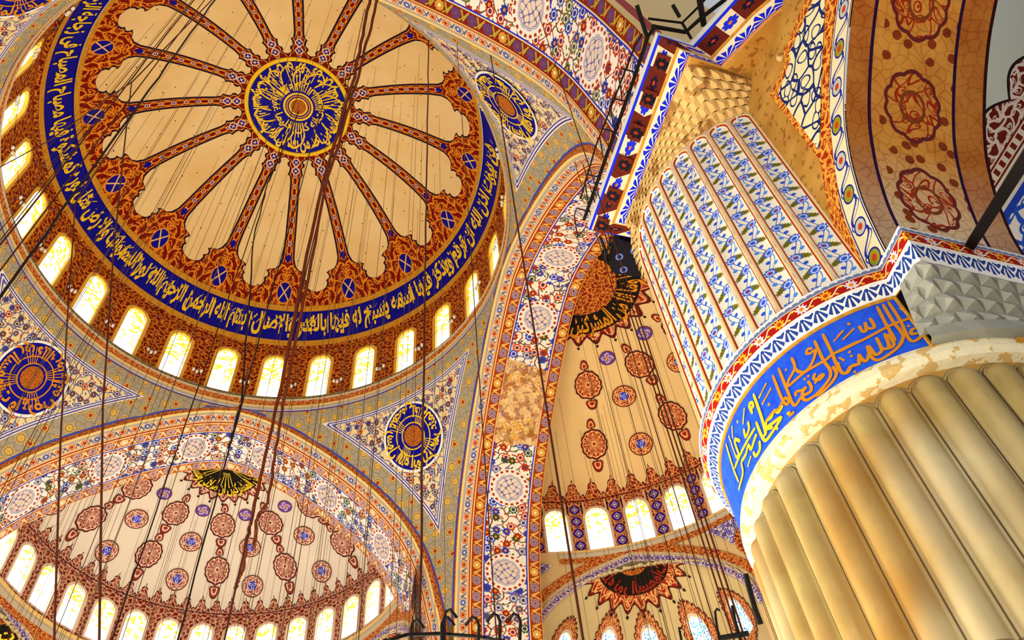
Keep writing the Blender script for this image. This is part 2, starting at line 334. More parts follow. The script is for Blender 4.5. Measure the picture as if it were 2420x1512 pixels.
c = k.mix(near(y, ((u*15.).sin())*.07, .016), rgb(170, 20, 4), rgb(246, 225, 190)); c = k.mix(r.lt(.085+(a*9.).sin()*.02), c, k.mix(i, rgb(250, 180, 30), rgb(225, 225, 240))); c = k.mix(r.lt(.04), c, k.mix(i, rgb(200, 60, 10), rgb(240, 140, 20)))
l2 = (((x.abs()-.16)*1.2).sq()+(y*2.2+x*.8).sq()).sqrt(); c = k.mix(l2.lt(.045), c, rgb(248, 190, 50)); c = k.mix(near(v, .5, .44).inv(), c, rgb(250, 235, 205)); M['lily'] = k.done(c)
k = Kit('grey_crenel_border'); u, v = k.uv(); x = ((u/.13).fr()-.5).abs(); M['crenel'] = k.done(k.mix((v+x).lt(.85)*v.lt(.6), rgb(235, 235, 235), rgb(110, 125, 165)))
# balcony underside
k = Kit('balcony_flower_underside'); u, v = k.uv(); P = 1.04; q = u/P; x = (q.fr()-.5)*P; y = (v-.5)*.86
xc = x.abs()-P*.5; r1 = (x.sq()+y.sq()).sqrt(); a1 = k.math('ARCTAN2', y, x); r2 = (xc.sq()+y.sq()).sqrt(); a2 = k.math('ARCTAN2', y, xc)
c = k.mix(x.abs().lt(.27+.02*1.), rgb(232, 205, 170), rgb(96, 24, 8)); c = k.mix(r1.lt(.16+(a1*8.).sin()*.03), c, rgb(14, 10, 40)); c = k.mix(r1.lt(.055), c, rgb(190, 50, 30))
c = k.mix(x.abs().gt(.29)*r2.lt(.17+(a2*4.).sin().abs()*.06), c, rgb(20, 40, 215)); c = k.mix(r2.lt(.055), c, rgb(235, 110, 20)); M['under'] = k.done(c)
k = Kit('big_blue_palmettes'); u, v = k.uv(); x = ((u/.55).fr()-.5)*.55; y = v*.55; a = k.math('ARCTAN2', y-.52, x); r = (x.sq()+(y-.52).sq()).sqrt()
c = k.mix((a*12.).sin().gt(-.62)*r.lt(.36+(a*6.).sin()*.05), rgb(246, 226, 190), rgb(16, 30, 215)); c = k.mix(v.gt(.93), c, RED2); c = k.mix(v.lt(.06), c, rgb(200, 120, 60)); M['bigpal'] = k.done(c)
k = Kit('muqarnas_stone'); x, y, z = k.obj(); n = k.noise(x, y, 2.5, 4., z); n2 = k.noise(x, y, .5, 2., z); M['muq'] = k.done(k.mix(n.gt(.55)*.7, rgb(226, 186, 116), rgb(150, 92, 34)), .8)
k = Kit('aged_ochre_plaster'); x, y, z = k.obj(); n = k.noise(x, y, 1.6, 5., z); n2 = k.noise(x, y, 6., 4., z); c = k.mix(n, rgb(226, 174, 84), rgb(158, 96, 20)); c = k.mix(n2.gt(.6)*.6, c, rgb(120, 64, 14)); M['ochre'] = k.done(c, .85)
# side arch
k = Kit('aged_side_soffit'); u, v = k.uv(); y = v*2.9; n = k.noise(u, y, 1.5, 5.); n2 = k.noise(u, y, .35, 3.)
bg = k.mix(n, rgb(246, 186, 84), rgb(206, 112, 26)); bg = k.mix(((u-.8)*.45).mx(0.).mn(1.), rgb(238, 214, 170), bg)
c = bg; fl = k.vor(u, y, 3.0, .9); c = k.mix((fl[0]+k.noise(u*3., y*3., 2.)*.1).lt(.33)*fl[1].gt(.25)*near(v, .5, .27), c, k.mix(n, rgb(170, 60, 20), rgb(110, 60, 20)))
wb = arab(k, u, y, 2.4, (0, 0, 0, 1), (1, 1, 1, 1), .05); L = 2.05; xx = (((u-.87)/L).fr()-.5)*L; yy = y-1.35
a = k.math('ARCTAN2', yy, xx); r = ((xx*.8).sq()+(yy).sq()).sqrt(); R = .52+(a*5.).cos().abs()*.05
c = k.mix(r.lt(R), c, k.mix(wb, bg, rgb(176, 50, 12))); c = k.mix(near(r, R, .035), c, rgb(110, 40, 40)); c = k.mix(near(r, .24, .03), c, rgb(140, 70, 30))
c = k.mix((v-.46).abs().gt(.30), c, k.mix(n2*.5+n*.35, bg, rgb(150, 26, 4))); c = k.mix(k.vor(u+(y*9.).sin()*.05, y+(u*9.).sin()*.05, 4.5, .9, True).lt(.07)*n*.6, c, rgb(120, 26, 6)); c = k.mix(near((v-.46).abs(), .3, .012), c, rgb(40, 14, 60)); c = k.mix(v.gt(.975), c, rgb(50, 10, 10))
M['sidesoffit'] = k.done(c, .85)
k = Kit('blue_scroll_border'); u, v = k.uv(); q = u/.75; x = (q.fr()-.5)*.75; y = (v-.5)*.62; r = (x.sq()+y.sq()).sqrt(); i = k.math('MODULO', q.fl(), 2.)
c = k.mix(near(y, (u*(2*PI/.75)).sin()*.17, .035).mx(near(y, (u*(2*PI/.75)+.8).sin()*.22, .016)), rgb(240, 224, 180), rgb(20, 40, 160)); c = k.mix(r.lt(.16), c, k.mix(i, rgb(150, 150, 30), rgb(190, 190, 180))); c = k.mix(r.lt(.07), c, rgb(200, 60, 20)); c = k.mix(near(r, .17, .018), c, rgb(20, 30, 140))
c = k.mix((v-.5).abs().gt(.45), c, rgb(235, 228, 210)); c = k.mix(near((v-.5).abs(), .44, .025), c, rgb(20, 20, 110)); M['bluescroll'] = k.done(c)
k = Kit('orange_tendril_frame'); u, v = k.uv(); M['otendril'] = k.done(arab(k, u, v, 5., rgb(168, 44, 6), rgb(240, 168, 60), .12))
k = Kit('far_vault_paint'); u, v = k.uv(); c = arab(k, u, v, 1.6, rgb(245, 245, 245), rgb(30, 90, 220), .12)
c = k.mix(k.vor(u, v, 1.3)[1].gt(.7), c, rgb(60, 160, 235)); c = k.mix(v.gt(0.), c, rgb(240, 240, 230)); c = k.mix(near(v, .1, .1), c, rgb(30, 70, 210))
gk = k.mix((((u*4.).fr()).lt(.5)*near(v, .95, .1)).mx(near(v, .78, .03)).mx(near(v, 1.12, .03)), rgb(240, 232, 215), rgb(120, 24, 14)); c = k.mix(near(v, .95, .2), c, gk)
w = arab(k, u, v, 3.2, rgb(110, 20, 14), rgb(238, 225, 215), .13); hh = 1.75+(u*2.4).sin().abs()*.45; c = k.mix(v.gt(1.15), c, k.mix(v.lt(hh), rgb(214, 226, 220), w)); c = k.mix(near(v, hh, .05)*v.gt(1.2), c, BLK); M['farvault'] = k.done(c)
k = Kit('blue_floral_spandrel'); u, v = k.uv(); M['bluefloral'] = k.done(flowers(k, u, v, 3.4, rgb(240, 225, 215), [(0, rgb(60, 60, 200)), (.6, rgb(90, 70, 190))], .36, (.07, rgb(60, 70, 200))))
k = Kit('cloud_scroll_panel'); u, v = k.uv(); c = k.mix(near(k.vor(u+(v*5.).sin()*.12, v+(u*5.).sin()*.12, 1.9, .9, True), .02, .045).mx(near(k.vor(u+3.3, v+(u*7.).sin()*.1, 2.6, 1.)[0], .36, .05)), rgb(242, 232, 180), rgb(18, 36, 110)); M['cloud'] = k.done(c)

# ---------------------------------------------------------------- object helpers
def mesh_obj(name, verts, faces, mat=None, parent=None, uvs=None, smooth=False):
    """uvs: one (u,v) per vertex; or None"""
    me = bpy.data.meshes.new(name); me.from_pydata([tuple(map(float, v)) for v in verts], [], [tuple(map(int, f)) for f in faces])
    if uvs is not None:
        l = me.uv_layers.new(name='UVMap'); idx = np.empty(len(me.loops), np.int32); me.loops.foreach_get('vertex_index', idx)
        l.data.foreach_set('uv', np.asarray(uvs, np.float32)[idx].ravel())
    if mat: me.materials.append(M[mat] if isinstance(mat, str) else mat)
    if smooth: me.polygons.foreach_set('use_smooth', [True]*len(me.polygons))
    o = bpy.data.objects.new(name, me); COL.objects.link(o)
    if parent: o.parent = parent
    return o
class MB:
    def __init__(s): s.v = []; s.f = []; s.uv = []
    def add(s, v, f, uv=None):
        b = len(s.v); s.v += list(v); s.f += [tuple(i+b for i in q) for q in f]; s.uv += list(uv) if uv is not None else [(0, 0)]*len(v)
    def box(s, c, d, ax=None):
        ax = ax or ((1, 0, 0), (0, 1, 0), (0, 0, 1)); A = [np.array(a, float)*h/2 for a, h in zip(ax, d)]; c = np.array(c, float)
        v = [c+i*A[0]+j*A[1]+l*A[2] for i in (-1, 1) for j in (-1, 1) for l in (-1, 1)]
        s.add(v, [(0, 1, 3, 2), (4, 6, 7, 5), (0, 4, 5, 1), (2, 3, 7, 6), (0, 2, 6, 4), (1, 5, 7, 3)])
    def tube(s, pts, r, n=6):
        pts = [np.array(p, float) for p in pts]; b = len(s.v); m = len(pts)
        for i, p in enumerate(pts):
            t = pts[min(i+1, m-1)]-pts[max(i-1, 0)]; t /= np.linalg.norm(t)+1e-9
            a = np.cross(t, (0, 0, 1) if abs(t[2]) < .9 else (1, 0, 0)); a /= np.linalg.norm(a); c = np.cross(t, a)
            rr = r[i] if hasattr(r, '__len__') else r
            for j in range(n): s.v.append(p+rr*(a*math.cos(2*PI*j/n)+c*math.sin(2*PI*j/n))); s.uv.append((j/n, i))
        for i in range(m-1):
            for j in range(n): s.f.append((b+i*n+j, b+i*n+(j+1) % n, b+(i+1)*n+(j+1) % n, b+(i+1)*n+j))
        s.f.append(tuple(b+j for j in range(n))); s.f.append(tuple(b+(m-1)*n+j for j in range(n)))
    def build(s, name, mat, parent=None, smooth=False): return mesh_obj(name, s.v, s.f, mat, parent, s.uv, smooth)
def grid(name, us, vs, fn, mat, parent=None, uvf=None, smooth=True, keep=None):
    U, V = np.meshgrid(us, vs, indexing='ij'); X = fn(U, V); P = np.stack([np.broadcast_to(x, U.shape) for x in X], -1).reshape(-1, 3)
    a, b = uvf(U, V) if uvf else (U, V); uv = np.stack([np.broadcast_to(a, U.shape), np.broadcast_to(b, U.shape)], -1).reshape(-1, 2)
    n, m = U.shape; i, j = np.meshgrid(range(n-1), range(m-1), indexing='ij'); q = (i*m+j).ravel(); F = np.stack([q, q+m, q+m+1, q+1], -1)
    if keep is not None: F = F[keep(U, V)[:-1, :-1].ravel()]
    return mesh_obj(name, P, F, mat, parent, uv, smooth)
def empty(name, loc=(0, 0, 0)):
    o = bpy.data.objects.new(name, None); o.location = loc; COL.objects.link(o); o.empty_display_size = .3; return o
def thing(name, label, cat, group=None):
    o = empty(name); return tag(o, label, cat, group)
def tag(o, label=None, cat=None, group=None, kind=None):
    if label: o['label'] = label
    if cat: o['category'] = cat
    if group: o['group'] = group
    if kind: o['kind'] = kind
    return o
# ---- Arabic lettering -----------------------------------------------------------
_F = {}
for _c, _b, _n in (('ا', 0xFE8D, 2), ('أ', 0xFE83, 2), ('ب', 0xFE8F, 4), ('ة', 0xFE93, 2), ('ت', 0xFE95, 4), ('ث', 0xFE99, 4), ('ج', 0xFE9D, 4), ('ح', 0xFEA1, 4), ('خ', 0xFEA5, 4), ('د', 0xFEA9, 2), ('ذ', 0xFEAB, 2), ('ر', 0xFEAD, 2), ('ز', 0xFEAF, 2), ('س', 0xFEB1, 4), ('ش', 0xFEB5, 4), ('ص', 0xFEB9, 4), ('ض', 0xFEBD, 4), ('ط', 0xFEC1, 4), ('ظ', 0xFEC5, 4), ('ع', 0xFEC9, 4), ('غ', 0xFECD, 4), ('ف', 0xFED1, 4), ('ق', 0xFED5, 4), ('ك', 0xFED9, 4), ('ل', 0xFEDD, 4), ('م', 0xFEE1, 4), ('ن', 0xFEE5, 4), ('ه', 0xFEE9, 4), ('و', 0xFEED, 2), ('ى', 0xFEEF, 2), ('ي', 0xFEF1, 4), ('ﻻ', 0xFEFB, 2)):
    _F[_c] = (_b, _n)
def shape(t):
    t = t.replace('لا', 'ﻻ'); out = []
    for i, ch in enumerate(t):
        if ch not in _F: out.append(ch); continue
        b, n = _F[ch]; pj = i > 0 and t[i-1] in _F and _F[t[i-1]][1] == 4; nj = n == 4 and i+1 < len(t) and t[i+1] in _F
        out.append(chr(b+(3 if pj and nj else 1 if pj else 2 if nj else 0)))
    return out
_gl = {}
def glyph(ch):
    if ch in _gl: return _gl[ch]
    c = bpy.data.curves.new('glyph', 'FONT'); c.body = ch; c.offset = .03; c.resolution_u = 2; o = bpy.data.objects.new('glyph', c); COL.objects.link(o)
    dg = bpy.context.evaluated_depsgraph_get(); dg.update(); me = o.evaluated_get(dg).to_mesh()
    v = np.array([tuple(x.co) for x in me.vertices]).reshape(-1, 3)[:, :2]; f = [tuple(p.vertices) for p in me.polygons]
    c.body = ch+'.'; dg.update(); me = o.evaluated_get(dg).to_mesh(); v2 = np.array([tuple(x.co) for x in me.vertices])
    c.body = '.'; dg.update(); me = o.evaluated_get(dg).to_mesh(); v3 = np.array([tuple(x.co) for x in me.vertices])
    adv = float(v2[:, 0].max()-v3[:, 0].max())
    bpy.data.objects.remove(o); bpy.data.curves.remove(c)
    _gl[ch] = (v, f, adv); return _gl[ch]
def script(t, size=1., sx=1., sy=1.):
    """returns MB-like (verts2d, faces, width); reads right to left, starting at x=0 going negative"""
    V = []; F = []; x = 0.
    for ch in shape(t):
        if ch == ' ': x -= .22*size*sx; continue
        v, f, adv = glyph(ch); x -= adv*size*sx; b = sum(len(a) for a in V)
        V.append(np.stack([v[:, 0]*size*sx+x, v[:, 1]*size*sy], -1)); F += [tuple(i+b for i in q) for q in f]
    return np.concatenate(V), F, -x
def strokes(lines, wd, closed=False):
    """ribbon polygons (2d) for a list of polylines, rounded by Catmull-Rom"""
    V = []; F = []
    for L in lines:
        P = np.array(L, float)
        if len(P) == 1:
            b = len(V); V += [P[0]+wd*.95*np.array((math.cos(a), math.sin(a))) for a in np.arange(8)*PI/4]; F.append(tuple(range(b, b+8))); continue
        Q = [P[0]]
        for i in range(len(P)-1):
            p0, p1, p2, p3 = P[max(i-1, 0)], P[i], P[i+1], P[min(i+2, len(P)-1)]
            for t in (.25, .5, .75, 1.) if len(P) > 2 else (1.,):
                Q.append(.5*((2*p1)+(-p0+p2)*t+(2*p0-5*p1+4*p2-p3)*t*t+(-p0+3*p1-3*p2+p3)*t**3))
        Q = np.array(Q); T = np.gradient(Q, axis=0); T /= np.linalg.norm(T, axis=1)[:, None]+1e-9; N = np.stack([-T[:, 1], T[:, 0]], -1)
        h = wd*np.clip(np.minimum(np.arange(len(Q))+1.2, len(Q)-np.arange(len(Q))+.2)/2., .4, 1)[:, None]
        b = len(V); n = len(Q); V += list(Q+N*h)+list(Q-N*h); F += [(b+i, b+i+1, b+n+i+1, b+n+i) for i in range(n-1)]
    return np.array(V), F
def lay(name, V2, F, fn, mat, parent, uv=None):
    """put flat 2d artwork on a surface; fn(x, y) -> 3d"""
    P = np.stack(fn(V2[:, 0], V2[:, 1]), -1); o = mesh_obj(name, P, F, mat, parent, uv if uv is not None else V2)
    if any(t in name for t in ('lettering', 'strokes', 'marks')): o['kind'] = 'stuff'
    return o
def disc2d(R, rings=6, n=40, shapef=None):
    V = [(0, 0)]; U = [(0, 0)]; F = []
    for i in range(1, rings+1):
        for j in range(n):
            a = 2*PI*j/n; s = shapef(a) if shapef else 1.; t = i/rings
            V.append((R*t*s*math.cos(a), R*t*s*math.sin(a))); U.append((t*math.cos(a), t*math.sin(a)))
    for j in range(n): F.append((0, 1+j, 1+(j+1) % n))
    for i in range(rings-1):
        for j in range(n): a = 1+i*n+j; b = 1+i*n+(j+1) % n; F.append((a, a+n, b+n, b))
    return np.array(V), F, np.array(U)
# ---------------------------------------------------------------- pixel -> place, used only to read positions off walls whose place is known
def pray(u, v):
    d = np.array([(u-1210)/FPX, (v-756)/FPX, 1.])@ROT; return d/np.linalg.norm(d)
def at_dist(u, v, D): return CAM+pray(u, v)*D
def at_plane(u, v, ax, c): d = pray(u, v); return CAM+d*((c-CAM[ax])/d[ax])
def at_cyl(u, v, cx, cy, r):
    d = pray(u, v); o = CAM[:2]-np.array((cx, cy)); a = d[:2]@d[:2]; b = 2*o@d[:2]; c = o@o-r*r; t = (-b-math.sqrt(max(b*b-4*a*c, 0)))/2/a
    X = CAM+t*d; return math.atan2(X[1]-cy, X[0]-cx), X[2]
M['bracket'] = plain('dark_brown_bracket', rgb(110, 40, 16), .7)
k = Kit('shaded_recess_flowers'); u, v = k.uv(); d, cr, cg, lx, ly = k.vor(u, v, 3.2, .6); M['shadeflower'] = k.done(k.mix(near(d, .25, .07)*cr.gt(.4), rgb(12, 8, 20), rgb(90, 110, 190)))  # near-black ground paints in the deep shade of the bracket recess
k = Kit('bracket_black_flower'); u, v = k.uv(); r, a = polar(k, u, v); c = k.mix(r.lt(.62+(a*8.).sin()*.1), rgb(100, 30, 10), rgb(14, 8, 20)); M['bracketflower'] = k.done(k.mix(r.lt(.2), c, rgb(150, 40, 16)))
# ================================================================ GEOMETRY
lsp = np.linspace
# ---------------------------------------------------------------- main dome
R0 = 11.75
def dome_rz(t): return 11.9*np.cos(t), 41.9+10.76*np.sin(t)
def t_of_r(r): return np.arccos(np.clip(np.asarray(r, float)/11.9, 0, 1))
def dome_pt(az, r, off=0.):
    z = 41.9+10.76*np.sqrt(np.maximum(0, 1-(np.asarray(r)/11.9)**2)); rr = r-off*np.asarray(r)/11.9; return rr*np.cos(az), rr*np.sin(az), z-off*(z-41.9)/10.76
def dome_z(r): return 41.9+10.76*math.sqrt(1-(r/11.9)**2)
D = thing('main_dome', 'great central dome with sixteen red and gold ribs on cream plaster', 'dome')
grid('dome_shell', lsp(0, 2*PI, 257), lsp(2.7, 10.52, 60), lambda a, r: dome_pt(a, r), 'ribs', D)
def zring(name, r_a, r_b, off, mat, n=193, m=4, uvf=None, par=None):
    return grid(name, lsp(0, 2*PI, n), lsp(0, 1, m), lambda a, t: dome_pt(a, r_a+(r_b-r_a)*t, off), mat, par or D, uvf or (lambda a, t: (a*11, t)))
band = zring('inscription_band', 11.52, 10.62, 0., 'navy', m=8)
zring('gilded_border', 11.57, 11.46, .07, 'gold'); zring('gilded_border', 10.66, 10.48, .08, 'gold')
# lettering of the band, read right to left from below
def band_fn(az0):
    H0 = 1.9
    def f(x, y):
        az = az0-x/11.0; t = np.clip(y, -.3, 1.9)/1.85; r = 11.40-.68*np.power(np.clip(t, 0, 1), 1.0); r = r+np.where(t < 0, -t*.1, 0)
        return dome_pt(az, r, .05)
    return f
TXT = [('بسم الله الرحمن الرحيم الله نور السموات والارض مثل نوره كمشكوة فيها مصباح المصباح فى زجاجة الزجاجة كانها كوكب درى يوقد من شجرة مباركة', 94.), ('فى بيوت اذن الله ان ترفع ويذكر فيها اسمه يسبح له فيها بالغدو والاصال', None)]
def band_text(t, az0, size=1.6, sx=.8, sy=1.2, base=.5, mat='yellow', to=None):
    V, F, W = script(t, size, sx, sy)
    if to is not None: sc = (math.radians(to-az0)*11.0)/W; V[:, 0] *= sc
    V[:, 1] = np.clip(V[:, 1]+base, .04, 1.8); return lay('gold_lettering', V, F, band_fn(math.radians(az0)), mat, band)
band_text(TXT[0][0], 94., to=262.); band_text(TXT[1][0], -16., to=92.)
random.seed(3)
def deco(n, x0, x1):
    L = []
    for i in range(n):
        x = random.uniform(x0, x1); y = random.uniform(1.05, 1.7); q = random.random()
        if q < .4: L.append([(x, y), (x-.16, y-.32)])
        elif q < .7: L.append([(x, y), (x+.1, y-.12), (x+.04, y-.2), (x+.16, y-.26)])
        else: L.append([(x, y)])
    return strokes(L, .035)
V, F = deco(190, 0, -34.); lay('vowel_marks', V, F, band_fn(math.radians(-18)), 'yellow', band)
L = [[(x, .25), (x, 1.6)] for x in -np.cumsum([random.uniform(.5, 1.3) for _ in range(40)])]; V, F = strokes(L, .045); lay('tall_strokes', V, F, band_fn(math.radians(-18)), 'yellow', band)
# crown medallion
md = grid('crown_medallion', lsp(0, 2*PI, 97), lsp(.02, 2.82, 10), lambda a, r: dome_pt(a, r, .12), 'navy', D)
grid('gilded_rim', lsp(0, 2*PI, 97), lsp(0, 2*PI, 9), lambda a, p: ((2.93+.12*np.cos(p))*np.cos(a), (2.93+.12*np.cos(p))*np.sin(a), dome_z(2.93)-.1+.1*np.sin(p)), 'yellow', md)
for rr, wd, mt in ((.82, .06, 'yellow'), (.66, .04, 'orangegold'), (.5, .05, 'yellow')):
    grid('gold_ring', lsp(0, 2*PI, 49), lsp(rr-wd, rr+wd, 3), lambda a, r: dome_pt(a, r, .16), mt, md)
V, F, U = disc2d(.45); lay('medallion_rosette', V, F, lambda x, y: (x, y, 0*x+dome_z(0.)-.14), 'core', md, U)
def radial(c0, cr, rad, flip, fn3):
    """text wrapped round a centre; fn3(px,py) puts it on the surface"""
    def f(x, y):
        a = c0-x/rad*flip; r = cr-y; return fn3(r*np.cos(a), r*np.sin(a))
    return f
on_crown = lambda x, y: dome_pt(np.arctan2(y, x), np.hypot(x, y), .17)
V, F, W = script('ان الله يمسك السموات والارض ان تزولا ولئن زالتا ان امسكهما من احد من بعده', 1.1, 1, 1.); V[:, 0] *= 2*PI*2.1/W; lay('gold_lettering', V, F, radial(PI/2+.2, 2.55, 2.1, 1, on_crown), 'yellow', md)
V, F, W = script('انه كان حليما غفورا الله نور السموات', .62, 1, 1.1); V[:, 0] *= 2*PI*1.35/W; lay('gold_lettering', V, F, radial(.4, 1.5, 1.35, 1, on_crown), 'yellow', md)
L = []
for c0 in (88, 266, 330, 210):
    for i in range(7):
        a = math.radians(c0+i*6-18); L.append([(1.0*math.cos(a), 1.0*math.sin(a)), ((1.9+.4*(i % 2))*math.cos(a), (1.9+.4*(i % 2))*math.sin(a))])
for i in range(16):
    a = i*.4; L.append([(1.6*math.cos(a), 1.6*math.sin(a)), (2.2*math.cos(a+.12), 2.2*math.sin(a+.12)), (2.6*math.cos(a+.34), 2.6*math.sin(a+.34)), (2.3*math.cos(a+.5), 2.3*math.sin(a+.5))])
V, F = strokes(L, .045); lay('gold_strokes', V, F, on_crown, 'yellow', md)
# ---------------------------------------------------------------- drums with windows
def arch_ray(w, zb, zs, a):
    """distance from (0,zc) to the arched opening outline along angle a; opening half width w, bottom zb, spring zs"""
    zc = (zb+zs)/2; lo, hi = 0., 10.
    def ins(x, z): return abs(x) < w and z > zb and (z < zs or x*x/(w*w)+((z-zs)/(w*1.12))**2 < 1)
    for _ in range(30):
        m = (lo+hi)/2
        if ins(m*math.cos(a), zc+m*math.sin(a)): lo = m
        else: hi = m
    return lo*math.cos(a), zc+lo*math.sin(a)
def rect_ray(h, z0, z1, zc, a):
    c, s = math.cos(a), math.sin(a); t = 1e9
    if abs(c) > 1e-9: t = min(t, h/abs(c))
    if s > 1e-9: t = min(t, (z1-zc)/s)
    if s < -1e-9: t = min(t, (z0-zc)/s)
    return t*c, zc+t*s
WIN_N = [0]
def drum(name, cx, cy, R, z0, z1, az_list, half, w, zb, zs, wallmat, glass, rimmat, az_lo, az_hi, label=None, rim=.12, rec=.18):
    mb = MB(); zc = (zb+zs)/2
    def P(az, d, z): return (cx+(R+d)*math.cos(az), cy+(R+d)*math.sin(az), z)
    crn = [math.atan2(z1-zc, half), math.atan2(z1-zc, -half), math.atan2(z0-zc, half), math.atan2(z0-zc, -half), math.atan2(zb-zc, w), math.atan2(zb-zc, -w)]
    angs = sorted(set([round(x % (2*PI), 5) for x in list(np.arange(40)*2*PI/40)+crn]))
    inn = [arch_ray(w, zb, zs, a) for a in angs]; out = [rect_ray(half, z0, z1, zc, a) for a in angs]; n = len(angs)
    for az in az_list:
        mb.add([P(az+x/R, 0, z) for x, z in out]+[P(az+x/R, 0, z) for x, z in inn], [(i, (i+1) % n, n+(i+1) % n, n+i) for i in range(n)], [(x, z-z0) for x, z in out+inn])
        WIN_N[0] += 1; W = tag(empty('window_%d' % WIN_N[0]), kind='structure')
        f = MB(); sc = (w+rim)/w
        ro = [(x*sc, zc+(z-zc)*(1+rim/(zc-zb+.5))) for x, z in inn]
        f.add([P(az+x/R, -.05, z) for x, z in ro]+[P(az+x/R, -.05, z) for x, z in inn]+[P(az+x*.97/R, rec, z) for x, z in inn]+[P(az+x/R, .0, z) for x, z in ro], [(i+a*n, (i+1) % n+a*n, (i+1) % n+b*n, i+b*n) for a, b in ((0, 1), (1, 2), (3, 0)) for i in range(n)])
        f.build('window_frame', rimmat, W)
        g = MB(); g.add([P(az+x/R, rec-.05, z) for x, z in inn], [tuple(range(n))], [(x+az*R, z-zb) for x, z in inn]); g.build('window_pane', glass, W)
    # plain stretches between and beside the bays
    E = sorted(az_list); gaps = []
    b = az_lo
    for az in E:
        if az-half/R-b > .003: gaps.append((b, az-half/R))
        b = az+half/R
    if az_hi-b > .003: gaps.append((b, az_hi))
    for a, b in gaps:
        m = max(2, int((b-a)*R/.5)+1)
        A = lsp(a, b, m); v = [P(x, 0, z) for x in A for z in (z0, z1)]; mb.add(v, [(2*i, 2*i+1, 2*i+3, 2*i+2) for i in range(m-1)], [((x-E[0])*R+half, z-z0) for x in A for z in (z0, z1)])
    return mb.build(name, wallmat)
def ringband(name, cx, cy, prof, a0, a1, mat, parent=None, n=160, um=1.):
    """prof: list of (r, z); v runs 0..1 over the profile"""
    p = np.array(prof, float); T = np.r_[0, np.cumsum(np.hypot(*np.diff(p, axis=0).T))]; T /= T[-1]
    return grid(name, lsp(a0, a1, n), T, lambda a, t: (cx+np.interp(t, T, p[:, 0])*np.cos(a), cy+np.interp(t, T, p[:, 0])*np.sin(a), np.interp(t, T, p[:, 1])), mat, parent, lambda a, t: (a*p[0, 0]*um, t), smooth=False)
AZ0 = 96.07; DAZ = 360/28
azs = [math.radians(AZ0+i*DAZ) for i in range(28)]
h28 = R0*PI/28
dr = drum('wall_main_drum', 0, 0, R0, 39.75, 44.55, azs, h28*.999, .57, 39.95, 42.95, 'drum', 'glass', 'rim', azs[0]-h28/R0, azs[-1]+h28/R0, rim=.17)
tag(dr, kind='structure')
grid('wall_drum_top', lsp(0, 2*PI, 193), lsp(0, 1, 4), lambda a, t: ((R0-.0)*(1-t)*np.cos(a)+t*dome_pt(a, 11.5)[0], (R0)*(1-t)*np.sin(a)+t*dome_pt(a, 11.5)[1], 44.5*(1-t)+t*dome_pt(a, 11.5)[2]), 'drum', None, lambda a, t: (a*11.7, t*.4))['kind'] = 'structure'
CR = thing('drum_cornice', 'round cornice ledge carrying lamp wires under the central dome windows', 'cornice')
ringband('leaf_ledge', 0, 0, [(11.75, 39.78), (11.5, 39.75), (11.42, 39.45)], 0, 2*PI, 'cornice', CR)
ringband('gilt_bead', 0, 0, [(11.42, 39.45), (11.36, 39.38), (11.42, 39.3)], 0, 2*PI, 'mould', CR)
ringband('red_scroll', 0, 0, [(11.42, 39.3), (11.5, 39.0)], 0, 2*PI, 'redscroll', CR)
ringband('grey_fillet', 0, 0, [(11.5, 39.0), (11.44, 38.95), (11.44, 38.88), (11.5, 38.66)], 0, 2*PI, 'mould', CR)
# ---------------------------------------------------------------- pendentives and great arches
A = 11.5
PZ = np.array([38.66, 38.2, 37.3, 35.95, 35.1, 34, 32.4, 29.3, 27.7, 26.4, 22.0]); PR = np.hypot(A, [0, 1.25, 3.4, 5.6, 6.85, 8, 9.15, 10.6, 11.06, 11.3, 11.5])
_c = np.polyfit(PZ[:10], PR[:10], 4)
def pr(z):
    z = np.asarray(z, float); v = np.polyval(_c, z); return np.clip(v, A+.0005, A*math.sqrt(2)-.02)
ZT = 38.6
def pend_pt(s, z, off=0.):
    r = pr(z); a = np.arccos(np.clip(A/r, 0, 1)); az = a+(PI/2-2*a)*s; r = r-off; return az, r
PLAB = ['far pendentive with a bright blue and gold roundel right of the lowest half dome', 'pendentive at the left edge with a browned gold and blue roundel', 'pendentive behind the left of the central dome, mostly outside the picture', 'pendentive above the near pier with a slanted yellow lettered roundel']
PROT = [0, 90, 180, 270]
k = Kit('pendentive_paint'); u, v = k.uv(); x2, y2 = k.uv('edge')
fld = flowers(k, u, v, 2.2, rgb(240, 216, 158), [(0, rgb(80, 96, 180)), (.35, rgb(92, 84, 116)), (.7, rgb(128, 116, 165)), (.93, rgb(190, 70, 30))], .3, (.05, rgb(100, 108, 160)))
d = x2.mn(y2); L = .85; q = v/L
bx = (q.fr()-.5)*L; by = d-.52; r_ = (bx.sq()+by.sq()).sqrt(); g = rgb(168, 158, 138)
b = k.mix(near(k.vor(u, v, 3.0, .9, True), 0, .07), g, rgb(150, 138, 100)); fl = k.vor(u, v, 1.35, .45); b = k.mix(fl[0].lt(.33), b, rgb(222, 182, 100)); b = k.mix(near(fl[0], .24, .04), b, rgb(150, 130, 90)); b = k.mix(fl[0].lt(.13), b, k.mix(fl[1].gt(.6), rgb(220, 170, 60), rgb(180, 60, 20)))
b = k.mix(d.lt(.12), b, k.mix(d.lt(.05), rgb(60, 80, 180), rgb(150, 40, 10)))
c = k.mix(d.gt(1.0), b, rgb(240, 232, 225)); c = k.mix(near(d, 1.08, .03), c, rgb(60, 60, 160)); c = k.mix(near(d, 1.2, .03), c, rgb(90, 90, 170)); c = k.mix(d.gt(1.26), c, fld)
M['pendpaint'] = k.done(c)
